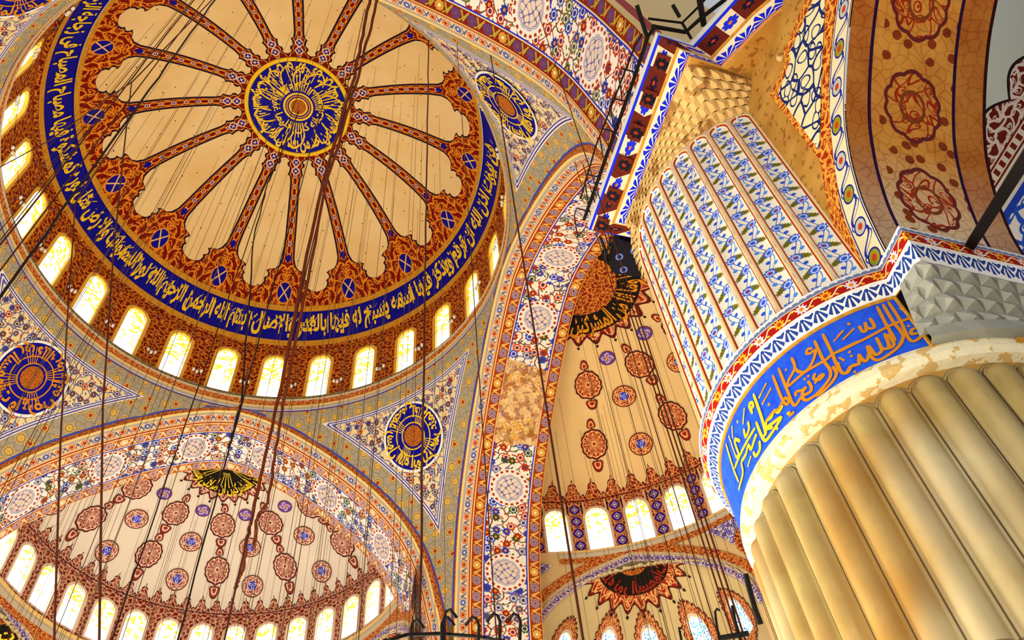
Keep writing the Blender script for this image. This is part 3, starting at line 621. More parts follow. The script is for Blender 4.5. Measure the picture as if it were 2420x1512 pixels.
def uv2(o, name, arr):
    l = o.data.uv_layers.new(name=name); idx = np.empty(len(o.data.loops), np.int32); o.data.loops.foreach_get('vertex_index', idx); l.data.foreach_set('uv', np.asarray(arr, np.float32)[idx].ravel())
PEND = {}
for lab, rot in zip(PLAB, PROT):
    o = thing('pendentive', lab, 'pendentive'); a0 = math.radians(rot)
    ss, zz = lsp(0, 1, 49), np.r_[lsp(ZT, 36, 24), lsp(35.8, 26.4, 40)]
    def fn(s, z, a0=a0):
        az, r = pend_pt(s, z); return r*np.cos(az+a0), r*np.sin(az+a0), z
    g = grid('painted_field', ss, zz, fn, 'pendpaint', o, lambda s, z: ((pend_pt(s, z)[0]-PI/4)*13.5, z*1.08))
    S_, Z_ = np.meshgrid(ss, zz, indexing='ij'); az, r = pend_pt(S_, Z_); X = r*np.cos(az); Y = r*np.sin(az)
    # distance to the three edges
    zt = np.linspace(26.4, ZT, 120); ex = np.sqrt(np.maximum(pr(zt)**2-A*A, 0)); E1 = np.stack([ex, 0*ex+A, zt], -1); E2 = np.stack([0*ex+A, ex, zt], -1)
    P = np.stack([X, Y, Z_], -1).reshape(-1, 3)
    d1 = np.sqrt(((P[:, None]-E1[None])**2).sum(-1)).min(1); d2 = np.sqrt(((P[:, None]-E2[None])**2).sum(-1)).min(1); d3 = (ZT-P[:, 2])*1.15
    uv2(g, 'edge', np.stack([np.minimum(d1, d3), d2], -1))
    g.data.uv_layers.active_index = 0
    # roundel
    zc = 35.75
    def on(x, y, off, a0=a0): 
        z = zc+y*.93; r = pr(z)-off; az = PI/4+a0-x/13.2; return r*np.cos(az), r*np.sin(az), z
    near_p = rot == 270
    V, F, U = disc2d(1.66, 10, 48); rd = lay('lettered_roundel', V, F, lambda x, y: on(x, y, .07), 'navy', o, U)
    mat = 'yellow' if rot in (270, 0) else 'orangegold'
    V, F, U = disc2d(1, 1, 48); ring = [(q[0]*1.74, q[1]*1.74) for q in V[1:]]+[(q[0]*1.62, q[1]*1.62) for q in V[1:]]
    lay('white_rim', np.array(ring), [(i, (i+1) % 48, 48+(i+1) % 48, 48+i) for i in range(48)], lambda x, y: on(x, y, .1), 'lampglass', rd)
    V, F, U = disc2d(.52); lay('roundel_core', V, F, lambda x, y: on(x, y, .12), 'core', rd, U)
    for rr in (.62, .95):
        ring = [(q*math.cos(t), q*math.sin(t)) for q in (rr, rr+.06) for t in np.arange(48)*2*PI/48]
        lay('gold_ring', np.array(ring), [(i, (i+1) % 48, 48+(i+1) % 48, 48+i) for i in range(48)], lambda x, y: on(x, y, .12), mat, rd)
    V, F, W = script('محمد رسول الله ابو بكر عمر عثمان على' if rot != 90 else 'الله نور السموات والارض مثل نوره', .7, 1, 1.15); V[:, 0] *= 2*PI*1.25/W
    lay('gold_lettering', V, F, radial(PI/2, 1.5, 1.25, 1, lambda x, y: on(x, y, .13)), mat, rd)
    L = []
    for c0 in (30, 120, 210, 300):
        for i in range(5): a = math.radians(c0+i*7); L.append([(.62*math.cos(a), .62*math.sin(a)), (1.42*math.cos(a), 1.42*math.sin(a))])
    V, F = strokes(L, .03); lay('gold_strokes', V, F, lambda x, y: on(x, y, .125), mat, rd)
# great arches
zz = np.r_[lsp(20, 27, 10)[:-1], lsp(27, 36, 26)[:-1], 36+2.66*np.sin(lsp(0, PI/2, 22))]
def arch_curve(inset):
    x = np.sqrt(np.maximum(pr(zz)**2-A*A, 0)); x = np.where(zz < 27., np.minimum(11.42, x[np.searchsorted(zz, 27.)]+(27-zz)*.12), x); x[-1] = 0
    pts = np.r_[np.stack([-x, zz], -1), np.stack([x, zz], -1)[::-1][1:]]
    T = np.gradient(pts, axis=0); T /= np.linalg.norm(T, axis=1)[:, None]; N = np.stack([T[:, 1], -T[:, 0]], -1); N[len(zz)-1] = (0, -1)
    q = pts+N*inset; s = np.r_[0, np.cumsum(np.hypot(*np.diff(pts, axis=0).T))]; return q, s-s[len(zz)-1]
ARL = [('great arch with bright floral soffit framing the lowest half dome', 0), ('great arch with aged floral soffit framing the narrow half dome beside the near pier', -90), ('great arch at the top edge, white floral soffit with blue knotwork panels', 180), ('great arch behind the left side of the central dome', 90)]
for lab, rot in ARL:
    o = thing('great_arch', lab, 'arch'); ca, sa = math.cos(math.radians(rot)), math.sin(math.radians(rot)); far = rot == 0
    def strip(name, d0, i0, d1, i1, mat, par=None):
        q0, s = arch_curve(i0); q1, _ = arch_curve(i1); n = len(s); V = []; U = []; F = []
        for t in (0, .5, 1):
            q = q0*(1-t)+q1*t; d = d0*(1-t)+d1*t
            for i in range(n): x, y = q[i, 0], A+d; V.append((x*ca-y*sa, x*sa+y*ca, q[i, 1])); U.append((s[i]*(1 if rot != 180 else -1), t))
        for t in range(2):
            for i in range(n-1): F.append((t*n+i, t*n+i+1, (t+1)*n+i+1, (t+1)*n+i))
        return mesh_obj(name, V, F, mat, par or o, U)
    strip('red_scroll_face', 0, -.04, -.02, .26, 'redscroll'); strip('cream_moulding', -.02, .26, .14, .36, 'mould'); strip('flower_border', .14, .36, .5, .52, 'flchain'); strip('red_fillet', .5, .52, .62, .6, 'redline')
    strip('circle_border', .62, .6, 1.16, .62, ('circ_b' if far else 'circ_c' if rot == 180 else 'circ')); strip('floral_soffit', 1.16, .62, 3.35, .62, 'soffit_b' if far else ('soffit' if rot == -90 else 'soffit_c'))
    strip('circle_border', 3.35, .62, 3.95, .62, ('circ_b' if far else 'circ_c' if rot == 180 else 'circ')); strip('back_edge', 3.95, .62, 3.97, -.5, 'redline'); strip('back_wall_face', 3.97, -.5, 3.97, -4, 'cream')
# ---------------------------------------------------------------- half domes
def half_dome(lab, rot, cy, R, zb, zs, wz0, zsh, H, pitch, ph, n, w, tag_, shell, wall, glass, rimmat, orn):
    """built on +Y then turned by rot degrees; az measured from +X of the turned frame"""
    ro = math.radians(rot); C0 = (-cy*math.sin(ro), cy*math.cos(ro))
    o = thing('half_dome', lab, 'dome')
    def sp(az, r, off=0.):
        r = np.asarray(r, float); z = zsh+H*np.sqrt(np.maximum(0, 1-(r/R)**2)); return C0[0]+(r-off*r/R)*np.cos(az+ro), C0[1]+(r-off*r/R)*np.sin(az+ro), z-off
    tt = np.r_[lsp(0, .5, 24), lsp(.52, PI/2, 30)]
    Ls = R*tt  # arc-like height coordinate in metres (flattened)
    rr_ = R*np.cos(tt); zz_ = zsh+H*np.sin(tt); Sv = np.r_[0, np.cumsum(np.hypot(np.diff(rr_), np.diff(zz_)))]
    grid('dome_shell', lsp(-.12, PI+.12, 121), tt, lambda a, t: sp(a, R*np.cos(t)), shell, o, lambda a, t: (a*R, np.interp(t, tt, Sv)))
    azl = [ph+(i-(n-1)/2)*pitch for i in range(n)]
    wl = drum('wall_%s_half_dome' % tag_, C0[0], C0[1], R, wz0, zsh+.02, [a+ro for a in azl], pitch*R/2*.999, w, zb, zs, wall, glass, rimmat, -.15+ro, PI+.15+ro, rim=.13)
    wl['kind'] = 'structure'
    def patch(name, az, r, R2, mat, kind, turn=0., par=None, sy=1.):
        """decal centred at (az deg, r) on the shell"""
        a0 = math.radians(az)
        ct, st_ = math.cos(turn), math.sin(turn)
        def f(x, y, off=.05):
            # local x along azimuth, y inward/up
            sl = math.hypot(1, H*r/R/math.sqrt(max(R*R-r*r, .3))); yy = np.asarray(y)/sl; rr = np.clip(r-yy, .01, R-.01); return sp(a0+np.asarray(x)/r, rr, off)
        return f
    for kind, az, r in orn:
        f = patch('', az, r, 1, None, kind)
        sz = .62*(R/10.07)**.3
        if kind == 'round':
            V, F, U = disc2d(sz, 4, 28); lay('painted_roundel', V, F, f, 'round'+tag_n[tag_], o, U)
        elif kind == 'small':
            V, F, U = disc2d(sz*.66, 4, 24); lay('small_blue_roundel', V, F, f, 'small'+tag_n[tag_], o, U)
        elif kind == 'palm':
            V, F, U = disc2d(sz*1.05, 4, 48, lambda a: (1+.08*abs(math.cos(a*6)))*(1+.22*math.sin(a)**2)); p = lay('painted_palmette', V, F, f, 'palm'+tag_n[tag_], o, U)
            for sg in (1, -1):
                V, F, U = disc2d(sz*.42, 2, 20, lambda a: 1+.35*math.cos((a-sg*PI/2)*1)+.18*math.cos(3*(a-sg*PI/2))); V = V+np.array((0, sg*sz*1.72)); lay('palmette_finial', V, F, f, 'final'+tag_n[tag_], p, U)
                V, F = strokes([[(0, sg*sz*1.15), (0, sg*sz*1.5)]], .07); lay('palmette_stem', V, F, f, 'final'+tag_n[tag_], p)
    return o, sp, C0, ro
tag_n = {'far': '1', 'side': '2', 'near': '1', 'back': '1'}
def lattice(base, step, side2=False):
    o = []
    for k_ in range(-3, 4):
        a = base+k_*step
        o += [('round', a, 7.2), ('round', a, 9.22), ('small', a, 5.15), ('palm', a+step/2, 5.85), ('palm', a+step/2, 8.5)]
    return [q for q in o if 8 < q[1] < 172]
def lattice2(base, step):
    o = []
    for k_ in range(-4, 5):
        a = base+k_*step
        o += [('round', a, 7.62), ('round', a+1.5, 10.4), ('small', a-1, 5.15), ('palm', a+step/2, 6.35), ('palm', a+step/2+2, 9.77)]
    return [q for q in o if 4 < q[1] < 176]
h1, sp1, C1, r1 = half_dome('far half dome at the bottom left, pinkish plaster with brown painted medallions', 0, 13.5, 10.07, 31.35, 33.2, 31.1, 34.5, 3.62, math.radians(10.08), PI/2-.021, 17, .56, 'far', 'shell1', 'web1', 'glass2', 'rim2', lattice(74.8, 26.2))
M['panel2'] = None
P2 = math.radians(10.31)
def mkp():
    mk_panel_name = 'blue_medallion_panel'
    return mk_panel(mk_panel_name, P2*12.03, 0., P2*12.03/2-.68)
M['panel2'] = mkp()
h2, sp2, C2, r2 = half_dome('half dome seen between the floral arch and the near pier, warm cream with red medallions', -90, 14.8, 12.03, 31.75, 33.85, 31.7, 35.05, 3.45, P2, math.radians(90+57.35), 5, .61, 'side', 'shell2', 'panel2', 'glass2', 'rim2', [(k_, (a+90), r) for k_, a, r in []]+[(k_, a, r) for k_, a, r in lattice2(90+24.0-27*3, 26.6)])
h3, sp3, C3, r3 = half_dome('half dome beyond the arch at the top edge, glimpsed over the balcony', 180, 14.8, 10.4, 31.6, 33.5, 31.3, 34.8, 3.4, math.radians(10.4), PI/2, 15, .6, 'near', 'shell2', 'drum', 'glass2', 'rim2', lattice(75, 26.2))
def tips(fn, r_, n_, par):
    V = []; F = []
    for i in range(n_):
        a = 2*PI*i/n_; c_, s_ = math.cos(a), math.sin(a); b = len(V); V += [(r_*c_, r_*s_), ((r_+.1)*c_-.08*s_, (r_+.1)*s_+.08*c_), ((r_+.2)*c_, (r_+.2)*s_), ((r_+.1)*c_+.08*s_, (r_+.1)*s_-.08*c_)]; F.append((b, b+1, b+2, b+3))
    return lay('fringe_tip_marks', np.array(V), F, fn, 'blackground', par)
# crown medallions of the half dome: black ground, gold letters
def crown(o, sp, ro, y0, R_, core, mat, lett, lobes, cmat, nm, C0, rlob):
    cs, sn = math.cos(ro), math.sin(ro)
    def f(off):
        def g(x, y):
            X = np.asarray(x)*cs-(np.asarray(y)+y0)*sn-C0[0]; Y = np.asarray(x)*sn+(np.asarray(y)+y0)*cs-C0[1]; return sp(np.arctan2(Y, X)-ro, np.hypot(X, Y), off)
        return g
    V, F, U = disc2d(R_+rlob, 6, 144, lambda a: .86+.14*abs(math.cos(a*lobes/2))**1.6); ln = lay('lobed_fringe', V, F, f(.05), cmat, o, U)
    V, F, U = disc2d(R_, 8, 56); m = lay(nm, V, F, f(.09), mat, o, U)
    if core: V, F, U = disc2d(core, 4, 40); lay('medallion_core', V, F, f(.13), 'core', m, U)
    tips(f(.06), R_+rlob*1.02, lobes, ln)
    V, F, W = script('فاطر السموات والارض حنيفا وما انا من المشركين ان صلاتى ونسكى', R_*.42, 1, 1.1); V[:, 0] *= 2*PI*R_*.75/W
    lay('gold_lettering', V, F, radial(-PI/2 if core else PI, R_*.94, R_*.75, 1, f(.14)), lett, m)
    L = []
    for i in range(40): a = 2*PI*i/40; L.append([((core or .4)*1.1*math.cos(a), (core or .4)*1.1*math.sin(a)), (R_*.72*math.cos(a), R_*.72*math.sin(a))] if i % 8 < 5 else [(R_*.6*math.cos(a), R_*.6*math.sin(a))])
    V, F = strokes(L, .03); lay('gold_strokes', V, F, f(.135), lett, m)
crown(h1, sp1, r1, 15.3, 1.95, 0, 'blackground', 'yellow', 24, 'crown1', 'black_lettered_medallion', C1, .62)
crown(h2, sp2, r2, 15.6, 2.95, 1.75, 'blackground', 'orangegold', 24, 'crown2', 'black_lettered_medallion', C2, .75)
# lower walls with exedra semi domes
def exedrae(o_lab, C0, R, azs_, z1, z0, lab, glass, fringe=True):
    for az0, tg in azs_:
        a0 = math.radians(az0); hw = 5.35; zsp = 26.0; zt = z1-.98
        def zo(x): 
            t = np.clip(np.abs(x)/hw, 0, 1); return zsp+(zt-zsp)*(np.sqrt(1-t**2)*.75+.25*(1-t))
        xs = lsp(-6.2, 6.2, 90)
        wl = grid('wall_exedra_%s' % tg, xs, lsp(0, 1, 8), lambda x, t: (C0[0]+R*np.cos(a0+x/R), C0[1]+R*np.sin(a0+x/R), z1+(np.where(np.abs(x) < hw, zo(x), 20.)-z1)*t), 'cream', None); wl['kind'] = 'structure'
        e = thing('exedra_semi_dome', lab[tg], 'semi dome')
        # arch borders round the opening
        X = hw*np.sin(lsp(-PI/2, PI/2, 61))
        for d0, d1, mt, nm in ((.5, .92, 'redscroll', 'red_scroll_border'), (.36, .5, 'mould', 'cream_border'), (-.1, .36, 'bluechain', 'blue_spiral_border')):
            def bf(x, t, d0=d0, d1=d1):
                th = np.arcsin(np.clip(x/hw, -1, 1)); d = d0+(d1-d0)*t; xx = x+d*np.sin(th); z = zo(x)+d*np.cos(th); a = a0+xx/R; rr = R-.06+np.where(d1 <= 0, .05, 0)+0*x
                return C0[0]+rr*np.cos(a), C0[1]+rr*np.sin(a), z
            grid(nm, X, lsp(0, 1, 3), bf, mt, e, lambda x, t: (np.arcsin(np.clip(x/hw, -1, 1))*5.2, t))
        grid('opening_reveal', X, lsp(0, 1, 3), lambda x, t: (C0[0]+(R-.06+1.6*t)*np.cos(a0+x/R), C0[1]+(R-.06+1.6*t)*np.sin(a0+x/R), zo(x)-.0*t), 'exshell', e)
        cc = np.array((C0[0]+R*.90*math.cos(a0), C0[1]+R*.90*math.sin(a0))); RS = 5.3; HS = zt-.35-zsp
        def es(az, r, off=0.): z = zsp+HS*np.sqrt(np.maximum(0, 1-(np.asarray(r)/RS)**2)); return cc[0]+(r-off)*np.cos(az), cc[1]+(r-off)*np.sin(az), z-off*.7
        def behind(ob, eps=.0):
            bm = bmesh.new(); bm.from_mesh(ob.data); bmesh.ops.delete(bm, geom=[f for f in bm.faces if math.hypot(f.calc_center_median().x-C0[0], f.calc_center_median().y-C0[1]) < R+eps], context='FACES'); bm.to_mesh(ob.data); bm.free(); return ob
        behind(grid('semi_dome_shell', lsp(a0-1.72, a0+1.72, 90), lsp(0, PI/2, 40), lambda a, t: es(a, RS*np.cos(t)), 'exshell', e), -.15)
        grid('lower_wall', lsp(a0-1.6, a0+1.6, 40), lsp(zsp, 18, 3), lambda a, z: (cc[0]+RS*np.cos(a), cc[1]+RS*np.sin(a), z), 'exshell', e)
        ca, sa = math.cos(a0), math.sin(a0)
        def f(off, ctr=.9):
            def g(x, y): X = (np.asarray(y)+ctr)*ca-np.asarray(x)*sa; Y = (np.asarray(y)+ctr)*sa+np.asarray(x)*ca; return es(np.arctan2(Y, X), np.minimum(np.hypot(X, Y), RS-.02), off)
            return g
        V, F, U = disc2d(2.65, 24, 160, lambda a: .84+.16*abs(math.cos(a*10))**2); behind(lay('lobed_fringe', V, F, f(.05), 'crown2', e, U))
        V, F, U = disc2d(1.8, 24, 64); behind(tips(f(.06), 2.66, 20, e)); m = behind(lay('lettered_medallion', V, F, f(.09), 'blackground', e, U))
        V, F, U = disc2d(.75, 12, 30); behind(lay('medallion_core', V, F, f(.12), 'core', m, U))
        V, F, W = script('الله نور السموات والارض مثل نوره', .8, 1, 1.1); V[:, 0] *= 2*PI*1.4/W; behind(lay('lettering', V, F, radial(0, 1.7, 1.4, 1, f(.12)), 'redletter' if tg != 'left' else 'yellow', m))
        # windows with scalloped frames on the low shell
        for q, zq in ((-62, 1.15), (-32, 1.75), (0, 1.95), (27, 1.95), (58, 1.4)):
            aw = a0+math.radians(q); WIN_N[0] += 1; W = tag(empty('window_%d' % WIN_N[0]), kind='structure')
            def wf(off): return lambda x, z: (cc[0]+(RS*np.sqrt(np.maximum(.05, 1-(np.maximum(np.asarray(z)+zq, 0)/HS)**2))-off)*np.cos(aw+np.asarray(x)/RS), cc[1]+(RS*np.sqrt(np.maximum(.05, 1-(np.maximum(np.asarray(z)+zq, 0)/HS)**2))-off)*np.sin(aw+np.asarray(x)/RS), zsp+zq+np.asarray(z))
            V, F, U = disc2d(1.3, 3, 112, lambda a: .9+.1*abs(math.cos(a*14))); V = V*np.array((.78, 1.15)); lay('scalloped_frame', V, F, wf(.05), 'crown2', W, U)
            pts = [(.46*math.cos(t), .35+.46*math.sin(t)) for t in lsp(0, PI, 13)]+[(-.46, -.85), (.46, -.85)]
            b = [(x*1.18, -.25+(z+.25)*1.12) for x, z in pts]; n = len(pts)
            lay('window_frame', np.array(b+pts), [(i, (i+1) % n, n+(i+1) % n, n+i) for i in range(n)], wf(.09), 'rim2', W)
            lay('window_pane', np.array(pts), [tuple(range(n))], wf(.08), 'glass3', W, np.array([(x, z+1.2) for x, z in pts]))
        # spandrel paintings beside the arch
        for sx in (-1, 1):
            def sf(off): return lambda x, z: (C0[0]+(R-off)*np.cos(a0+np.asarray(x)*sx/R), C0[1]+(R-off)*np.sin(a0+np.asarray(x)*sx/R), np.asarray(z))
            T = np.array([(2.9, z1-1.0), (5.6, z1-1.05), (4.4, z1-1.9), (4.05, z1-2.1)]); 
            T = np.array([(3.9, z1-.8), (6.0, z1-.8), (5.7, z1-1.15), (5.35, z1-1.6), (5.2, z1-2.15), (5.05, z1-2.1), (4.6, z1-1.4)])
            p = lay('blue_floral_spandrel', T, [tuple(range(7))], sf(.07), 'bluefloral', e)
            for rr, mt, off in ((1.15, 'redscroll', .09), (.8, 'darkred' if sx < 0 else 'blackground', .11)):
                V, F, U = disc2d(rr, 3, 32); V = V+np.array((6.35, z1-2.3)); lay('spandrel_roundel', V, F, sf(off), mt, e, V)
M['redletter'] = plain('red_letters', rgb(150, 36, 10)); M['bluechain'] = mk_chain('blue_spiral_border', .5, .42, rgb(238, 214, 180), rgb(60, 70, 190), rgb(90, 80, 200), rgb(110, 90, 190))
k = Kit('exedra_plaster'); x, y, z = k.obj(); n = k.noise(x, y, .6, 3., z); M['exshell'] = k.done(k.mix(n, rgb(228, 206, 156), rgb(200, 174, 120)), .9)
ringband('trim_1', C2[0], C2[1], [(12.03, 31.72), (11.85, 31.66), (11.85, 31.45), (11.98, 31.3)], -PI/2+.3, PI/2-.2, 'mould')['kind'] = 'structure'
ringband('trim_2', C2[0], C2[1], [(11.98, 31.3), (11.98, 30.95)], -PI/2+.3, PI/2-.2, 'redscroll')['kind'] = 'structure'
ringband('trim_3', C1[0], C1[1], [(10.07, 31.12), (9.9, 31.05), (9.9, 30.7), (10.0, 30.5)], 0, PI, 'mould')['kind'] = 'structure'
ringband('trim_4', C1[0], C1[1], [(10.0, 30.5), (10.0, 30.1)], 0, PI, 'redscroll')['kind'] = 'structure'
LAB = {'side': 'small semi dome with a half hidden black medallion left of the marble pier', 'behind': 'small semi dome behind the marble pier', 'left': 'small semi dome in the bottom left corner below the far windows', 'right': 'small semi dome below the right end of the far windows', 'mid': 'small semi dome below the middle of the far windows'}
exedrae(None, C2, 12.03, [(61.5, 'side'), (0, 'behind')], 31.7, 20, LAB, 'glass3')
exedrae(None, C1, 10.07, [(150, 'left'), (90, 'mid'), (30, 'right')], 31.1, 20, LAB, 'glass3')
# ---------------------------------------------------------------- near pier
PX, PY, PRd = 13.3, -13.3, 3.03
NF = 37; DF = 2*PI/NF; AF = math.radians(math.degrees(4.4254))
pier = thing('marble_pier', 'huge round pier with reeded marble shaft, blue lettered band and painted flutes above', 'pier')
def reed(az, z, ztop, zbot=-9, wlen=None, depth=.19):
    x = (((az-AF)/DF+.5) % 1)-.5; hw = DF*PRd/2; X = np.abs(x)*2*hw; zt = ztop-hw
    d = np.where(z > zt, np.hypot(X, (z-zt)*1.0), X)/hw
    body = depth*np.sqrt(np.clip(1-(d/.80)**2, 0, 1)); roll = .06*np.exp(-((d-.91)/.05)**2)
    return np.where(d < 1.12, body+roll, .0)*np.where(z > ztop+.1, 0, 1)
U_ = np.concatenate([[i+t for t in (0, .03, .07, .12, .17, .22, .3, .4, .5, .6, .7, .78, .83, .88, .93, .97)] for i in range(NF)]+[[NF]])*DF+AF+DF*.5
zs_ = np.r_[[0, 4, 8], lsp(9.6, 10.96, 46)]
def shaft(a, z): r = PRd-.17+reed(a, z, 10.87); return PX+r*np.cos(a), PY+r*np.sin(a), z
def reed_uv(a, z):
    x = (((a-AF)/DF+.5) % 1)-.5; hw = DF*PRd/2; X = np.abs(x)*2*hw; zt = 10.87-hw; return x+.5, np.where(z > zt, np.hypot(X, z-zt), X)/hw
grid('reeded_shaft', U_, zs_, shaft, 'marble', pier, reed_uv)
ringband('limewashed_edge', PX, PY, [(PRd-.17, 10.93), (PRd-.02, 10.97), (PRd+.03, 11.08), (PRd+.03, 11.2), (PRd+.005, 11.28)], 0, 2*PI, 'crust', pier, 160)
B0, B1 = math.radians(29), math.radians(240.2)
bb = ringband('blue_inscription_band', PX, PY, [(PRd, 11.2), (PRd, 12.5)], B0, B1, 'blueband', pier, 120)
def gline(a0, z0_, a1, z1_, w_=.03, n=60):
    a = lsp(a0, a1, n); z = lsp(z0_, z1_, n); m = MB(); m.tube([(PX+(PRd+.012)*math.cos(p), PY+(PRd+.012)*math.sin(p), q) for p, q in zip(a, z)], w_, 6); m.build('gilded_edge', 'gold', bb)
gline(B0, 12.5, B1, 12.5); gline(B1, 11.2, B1, 12.5, n=6)
SA = [[(335, 165), (415, 320), (495, 460)], [(385, 145), (470, 290), (540, 380), (560, 430), (520, 510), (420, 590), (340, 625), (285, 590), (255, 500), (270, 560), (250, 630), (215, 620), (180, 570)], [(430, 125), (530, 280), (600, 430), (650, 465), (715, 420), (725, 380), (690, 355), (640, 360), (625, 400), (660, 400), (700, 390)], [(0, 560), (240, 440), (460, 325), (630, 262)], [(185, 330), (215, 380), (245, 370), (235, 300), (250, 345), (290, 355), (315, 335), (275, 265)], [(330, 430), (370, 510), (375, 550), (330, 580), (300, 550), (265, 500)], [(400, 395), (440, 500), (410, 530), (380, 520)], [(430, 400), (480, 480), (460, 515), (410, 530)], [(45, 450), (140, 355)], [(0, 420), (50, 370)], [(525, 180), (585, 220)], [(15, 600), (60, 630)], [(180, 580), (190, 640), (150, 670), (110, 680), (75, 735), (30, 720), (0, 640)], [(605, 335)], [(655, 320)], [(105, 555)], [(120, 590)], [(150, 725)], [(510, 115)], [(95, 315)]]
SB = [[(525, 110), (600, 260), (640, 360), (690, 440), (740, 440), (780, 380), (835, 370), (830, 320)], [(455, 165), (530, 330), (590, 420), (580, 500), (480, 620), (390, 675), (350, 650)], [(610, 385), (645, 450), (600, 530), (520, 610), (470, 640)], [(868, 160), (620, 280), (540, 340), (370, 440), (240, 550), (235, 510), (290, 400), (260, 310)], [(440, 235), (400, 240), (390, 275), (420, 275), (465, 250), (440, 350), (380, 430), (320, 430), (290, 400)], [(150, 400), (230, 600), (270, 700), (300, 715), (345, 650), (385, 625), (425, 600), (430, 560), (400, 510)], [(100, 460), (180, 660), (220, 710), (240, 680), (210, 655), (185, 690), (150, 750), (110, 770), (70, 820), (50, 860)], [(300, 640), (300, 605), (350, 590), (385, 565), (350, 620), (385, 625)], [(465, 445), (450, 490), (500, 500), (535, 460), (500, 470), (460, 535)], [(620, 175), (705, 80)], [(700, 160), (795, 65)], [(10, 710), (85, 575)], [(0, 620), (50, 530)], [(375, 495)], [(405, 470)], [(755, 268)], [(770, 300)], [(800, 435)], [(215, 415)], [(70, 710)], [(670, 315), (710, 335)], [(245, 770), (250, 805), (285, 770)], [(740, 15), (760, 35)]]
SCC = [[(255, 95), (310, 250), (345, 380), (330, 400)], [(470, 180), (440, 230), (410, 220), (385, 270), (350, 300), (350, 390)], [(275, 300), (320, 410), (350, 435), (400, 370), (460, 270), (400, 310), (350, 350), (400, 340)], [(270, 345), (180, 500), (120, 640)], [(280, 390), (265, 430), (240, 500), (220, 470), (205, 530), (190, 560), (170, 600), (180, 680), (150, 800)], [(300, 440), (305, 500), (275, 550), (255, 520)], [(215, 300), (225, 350), (200, 410), (185, 350)], [(160, 440), (120, 430), (130, 480), (150, 540), (130, 560)], [(75, 400), (130, 560)], [(55, 460), (110, 640), (150, 740)], [(100, 330), (105, 420)], [(235, 200), (255, 190), (245, 160), (225, 180), (250, 240)], [(190, 200), (180, 320)], [(295, 130), (350, 20)], [(320, 175), (385, 55)], [(240, 550), (215, 630)], [(430, 350)], [(370, 175)], [(140, 300)], [(510, 240)]]
def to_band(L, ox, oy, sc):
    o = []
    for l in L: o.append([(lambda q: (q[0]*PRd, q[1]))((lambda a, z: ((a+2*PI) % (2*PI), z))(*at_cyl(ox+x/sc, oy+y/sc, PX, PY, PRd))) for x, y in l])
    return o
on_band = lambda x, y: (PX+(PRd+.018)*np.cos(x/PRd), PY+(PRd+.018)*np.sin(x/PRd), y)
V, F = strokes(to_band(SA, 1980, 680, 3.617)+to_band(SB, 1800, 760, 3.617), .026); lay('ochre_lettering', V, F, on_band, 'orangegold', bb)
V, F = strokes(to_band(SCC, 1700, 900, 3.1), .03); lay('yellow_lettering', V, F, on_band, 'yellow', bb)
# projecting cornice: round, then a corner and straight runs
arc = [(PX+math.cos(a)*1., PY+math.sin(a)*1., a) for a in lsp(B0, B1, 90)]
def plan(off):
    """outline of the cornice at offset off beyond the shaft"""
    r = PRd+off; K = (11.70-.05*off*4, -16.83-off+.22)
    pts = [(PX+r*math.cos(a), PY+r*math.sin(a)) for a in lsp(B0, B1, 90)]
    e = pts[-1]; xk = 11.64+(.22-off); yk = -16.83+(.22-off)*.0+(-.0)
    sl = (11.64-11.73)/(-16.83+16.21); tail = [(xk+.0, -16.83+.22-off+ (0)), (18.6, -16.78+.22-off)]
    m = [(-y_, -x_) for x_, y_ in tail][::-1]
    return m+pts+tail
def cornice(name, o0, z0_, o1, z1_, mat, n=3):
    a, b = np.array(plan(o0)), np.array(plan(o1)); s = np.r_[0, np.cumsum(np.hypot(*np.diff(b, axis=0).T))]; V = []; U = []; m = len(a)
    # refine long runs
    for t in lsp(0, 1, n):
        q = a*(1-t)+b*t
        for i in range(m): V.append((q[i, 0], q[i, 1], z0_*(1-t)+z1_*t)); U.append((s[i], t))
    return mesh_obj(name, V, [(j*m+i, j*m+i+1, (j+1)*m+i+1, (j+1)*m+i) for j in range(n-1) for i in range(m-1)], mat, co, U)
co = mesh_obj('lower_cornice', [(0, 0, 0)]*3, [], None, pier) if False else None
cg = empty('lower_cornice'); cg.parent = pier; co = cg
cornice('palmette_frieze', .0, 12.5, .17, 12.78, 'palmette'); cornice('red_lily_border', .17, 12.78, .22, 12.98, 'lily'); cornice('grey_top_border', .22, 12.98, .23, 13.1, 'crenel'); cornice('top_face', .23, 13.1, -.1, 13.12, 'stone')
# painted flutes
def pflute(a, z):
    x = (((a-AF)/DF+.5) % 1)-.5; hw = DF*PRd/2; X = np.abs(x)*2*hw; zt = 20.0-hw; d = np.where(z > zt, np.hypot(X, z-zt), X)/hw
    r = PRd+.02-.11*np.sqrt(np.clip(1-(d/.82)**2, 0, 1)); return PX+r*np.cos(a), PY+r*np.sin(a), z
def puv(a, z):
    x = (((a-AF)/DF+.5) % 1)-.5; hw = DF*PRd/2; zt = 20.0-hw; d = np.where(z > zt, np.hypot(x*2*hw, z-zt)/hw, np.abs(x)*2); return .5+np.sign(x+1e-9)*np.minimum(d/2, .5), z
grid('painted_flutes', U_, np.r_[lsp(13.05, 19.6, 8), lsp(19.62, 20.05, 16)], pflute, 'flute', pier, puv, keep=None)
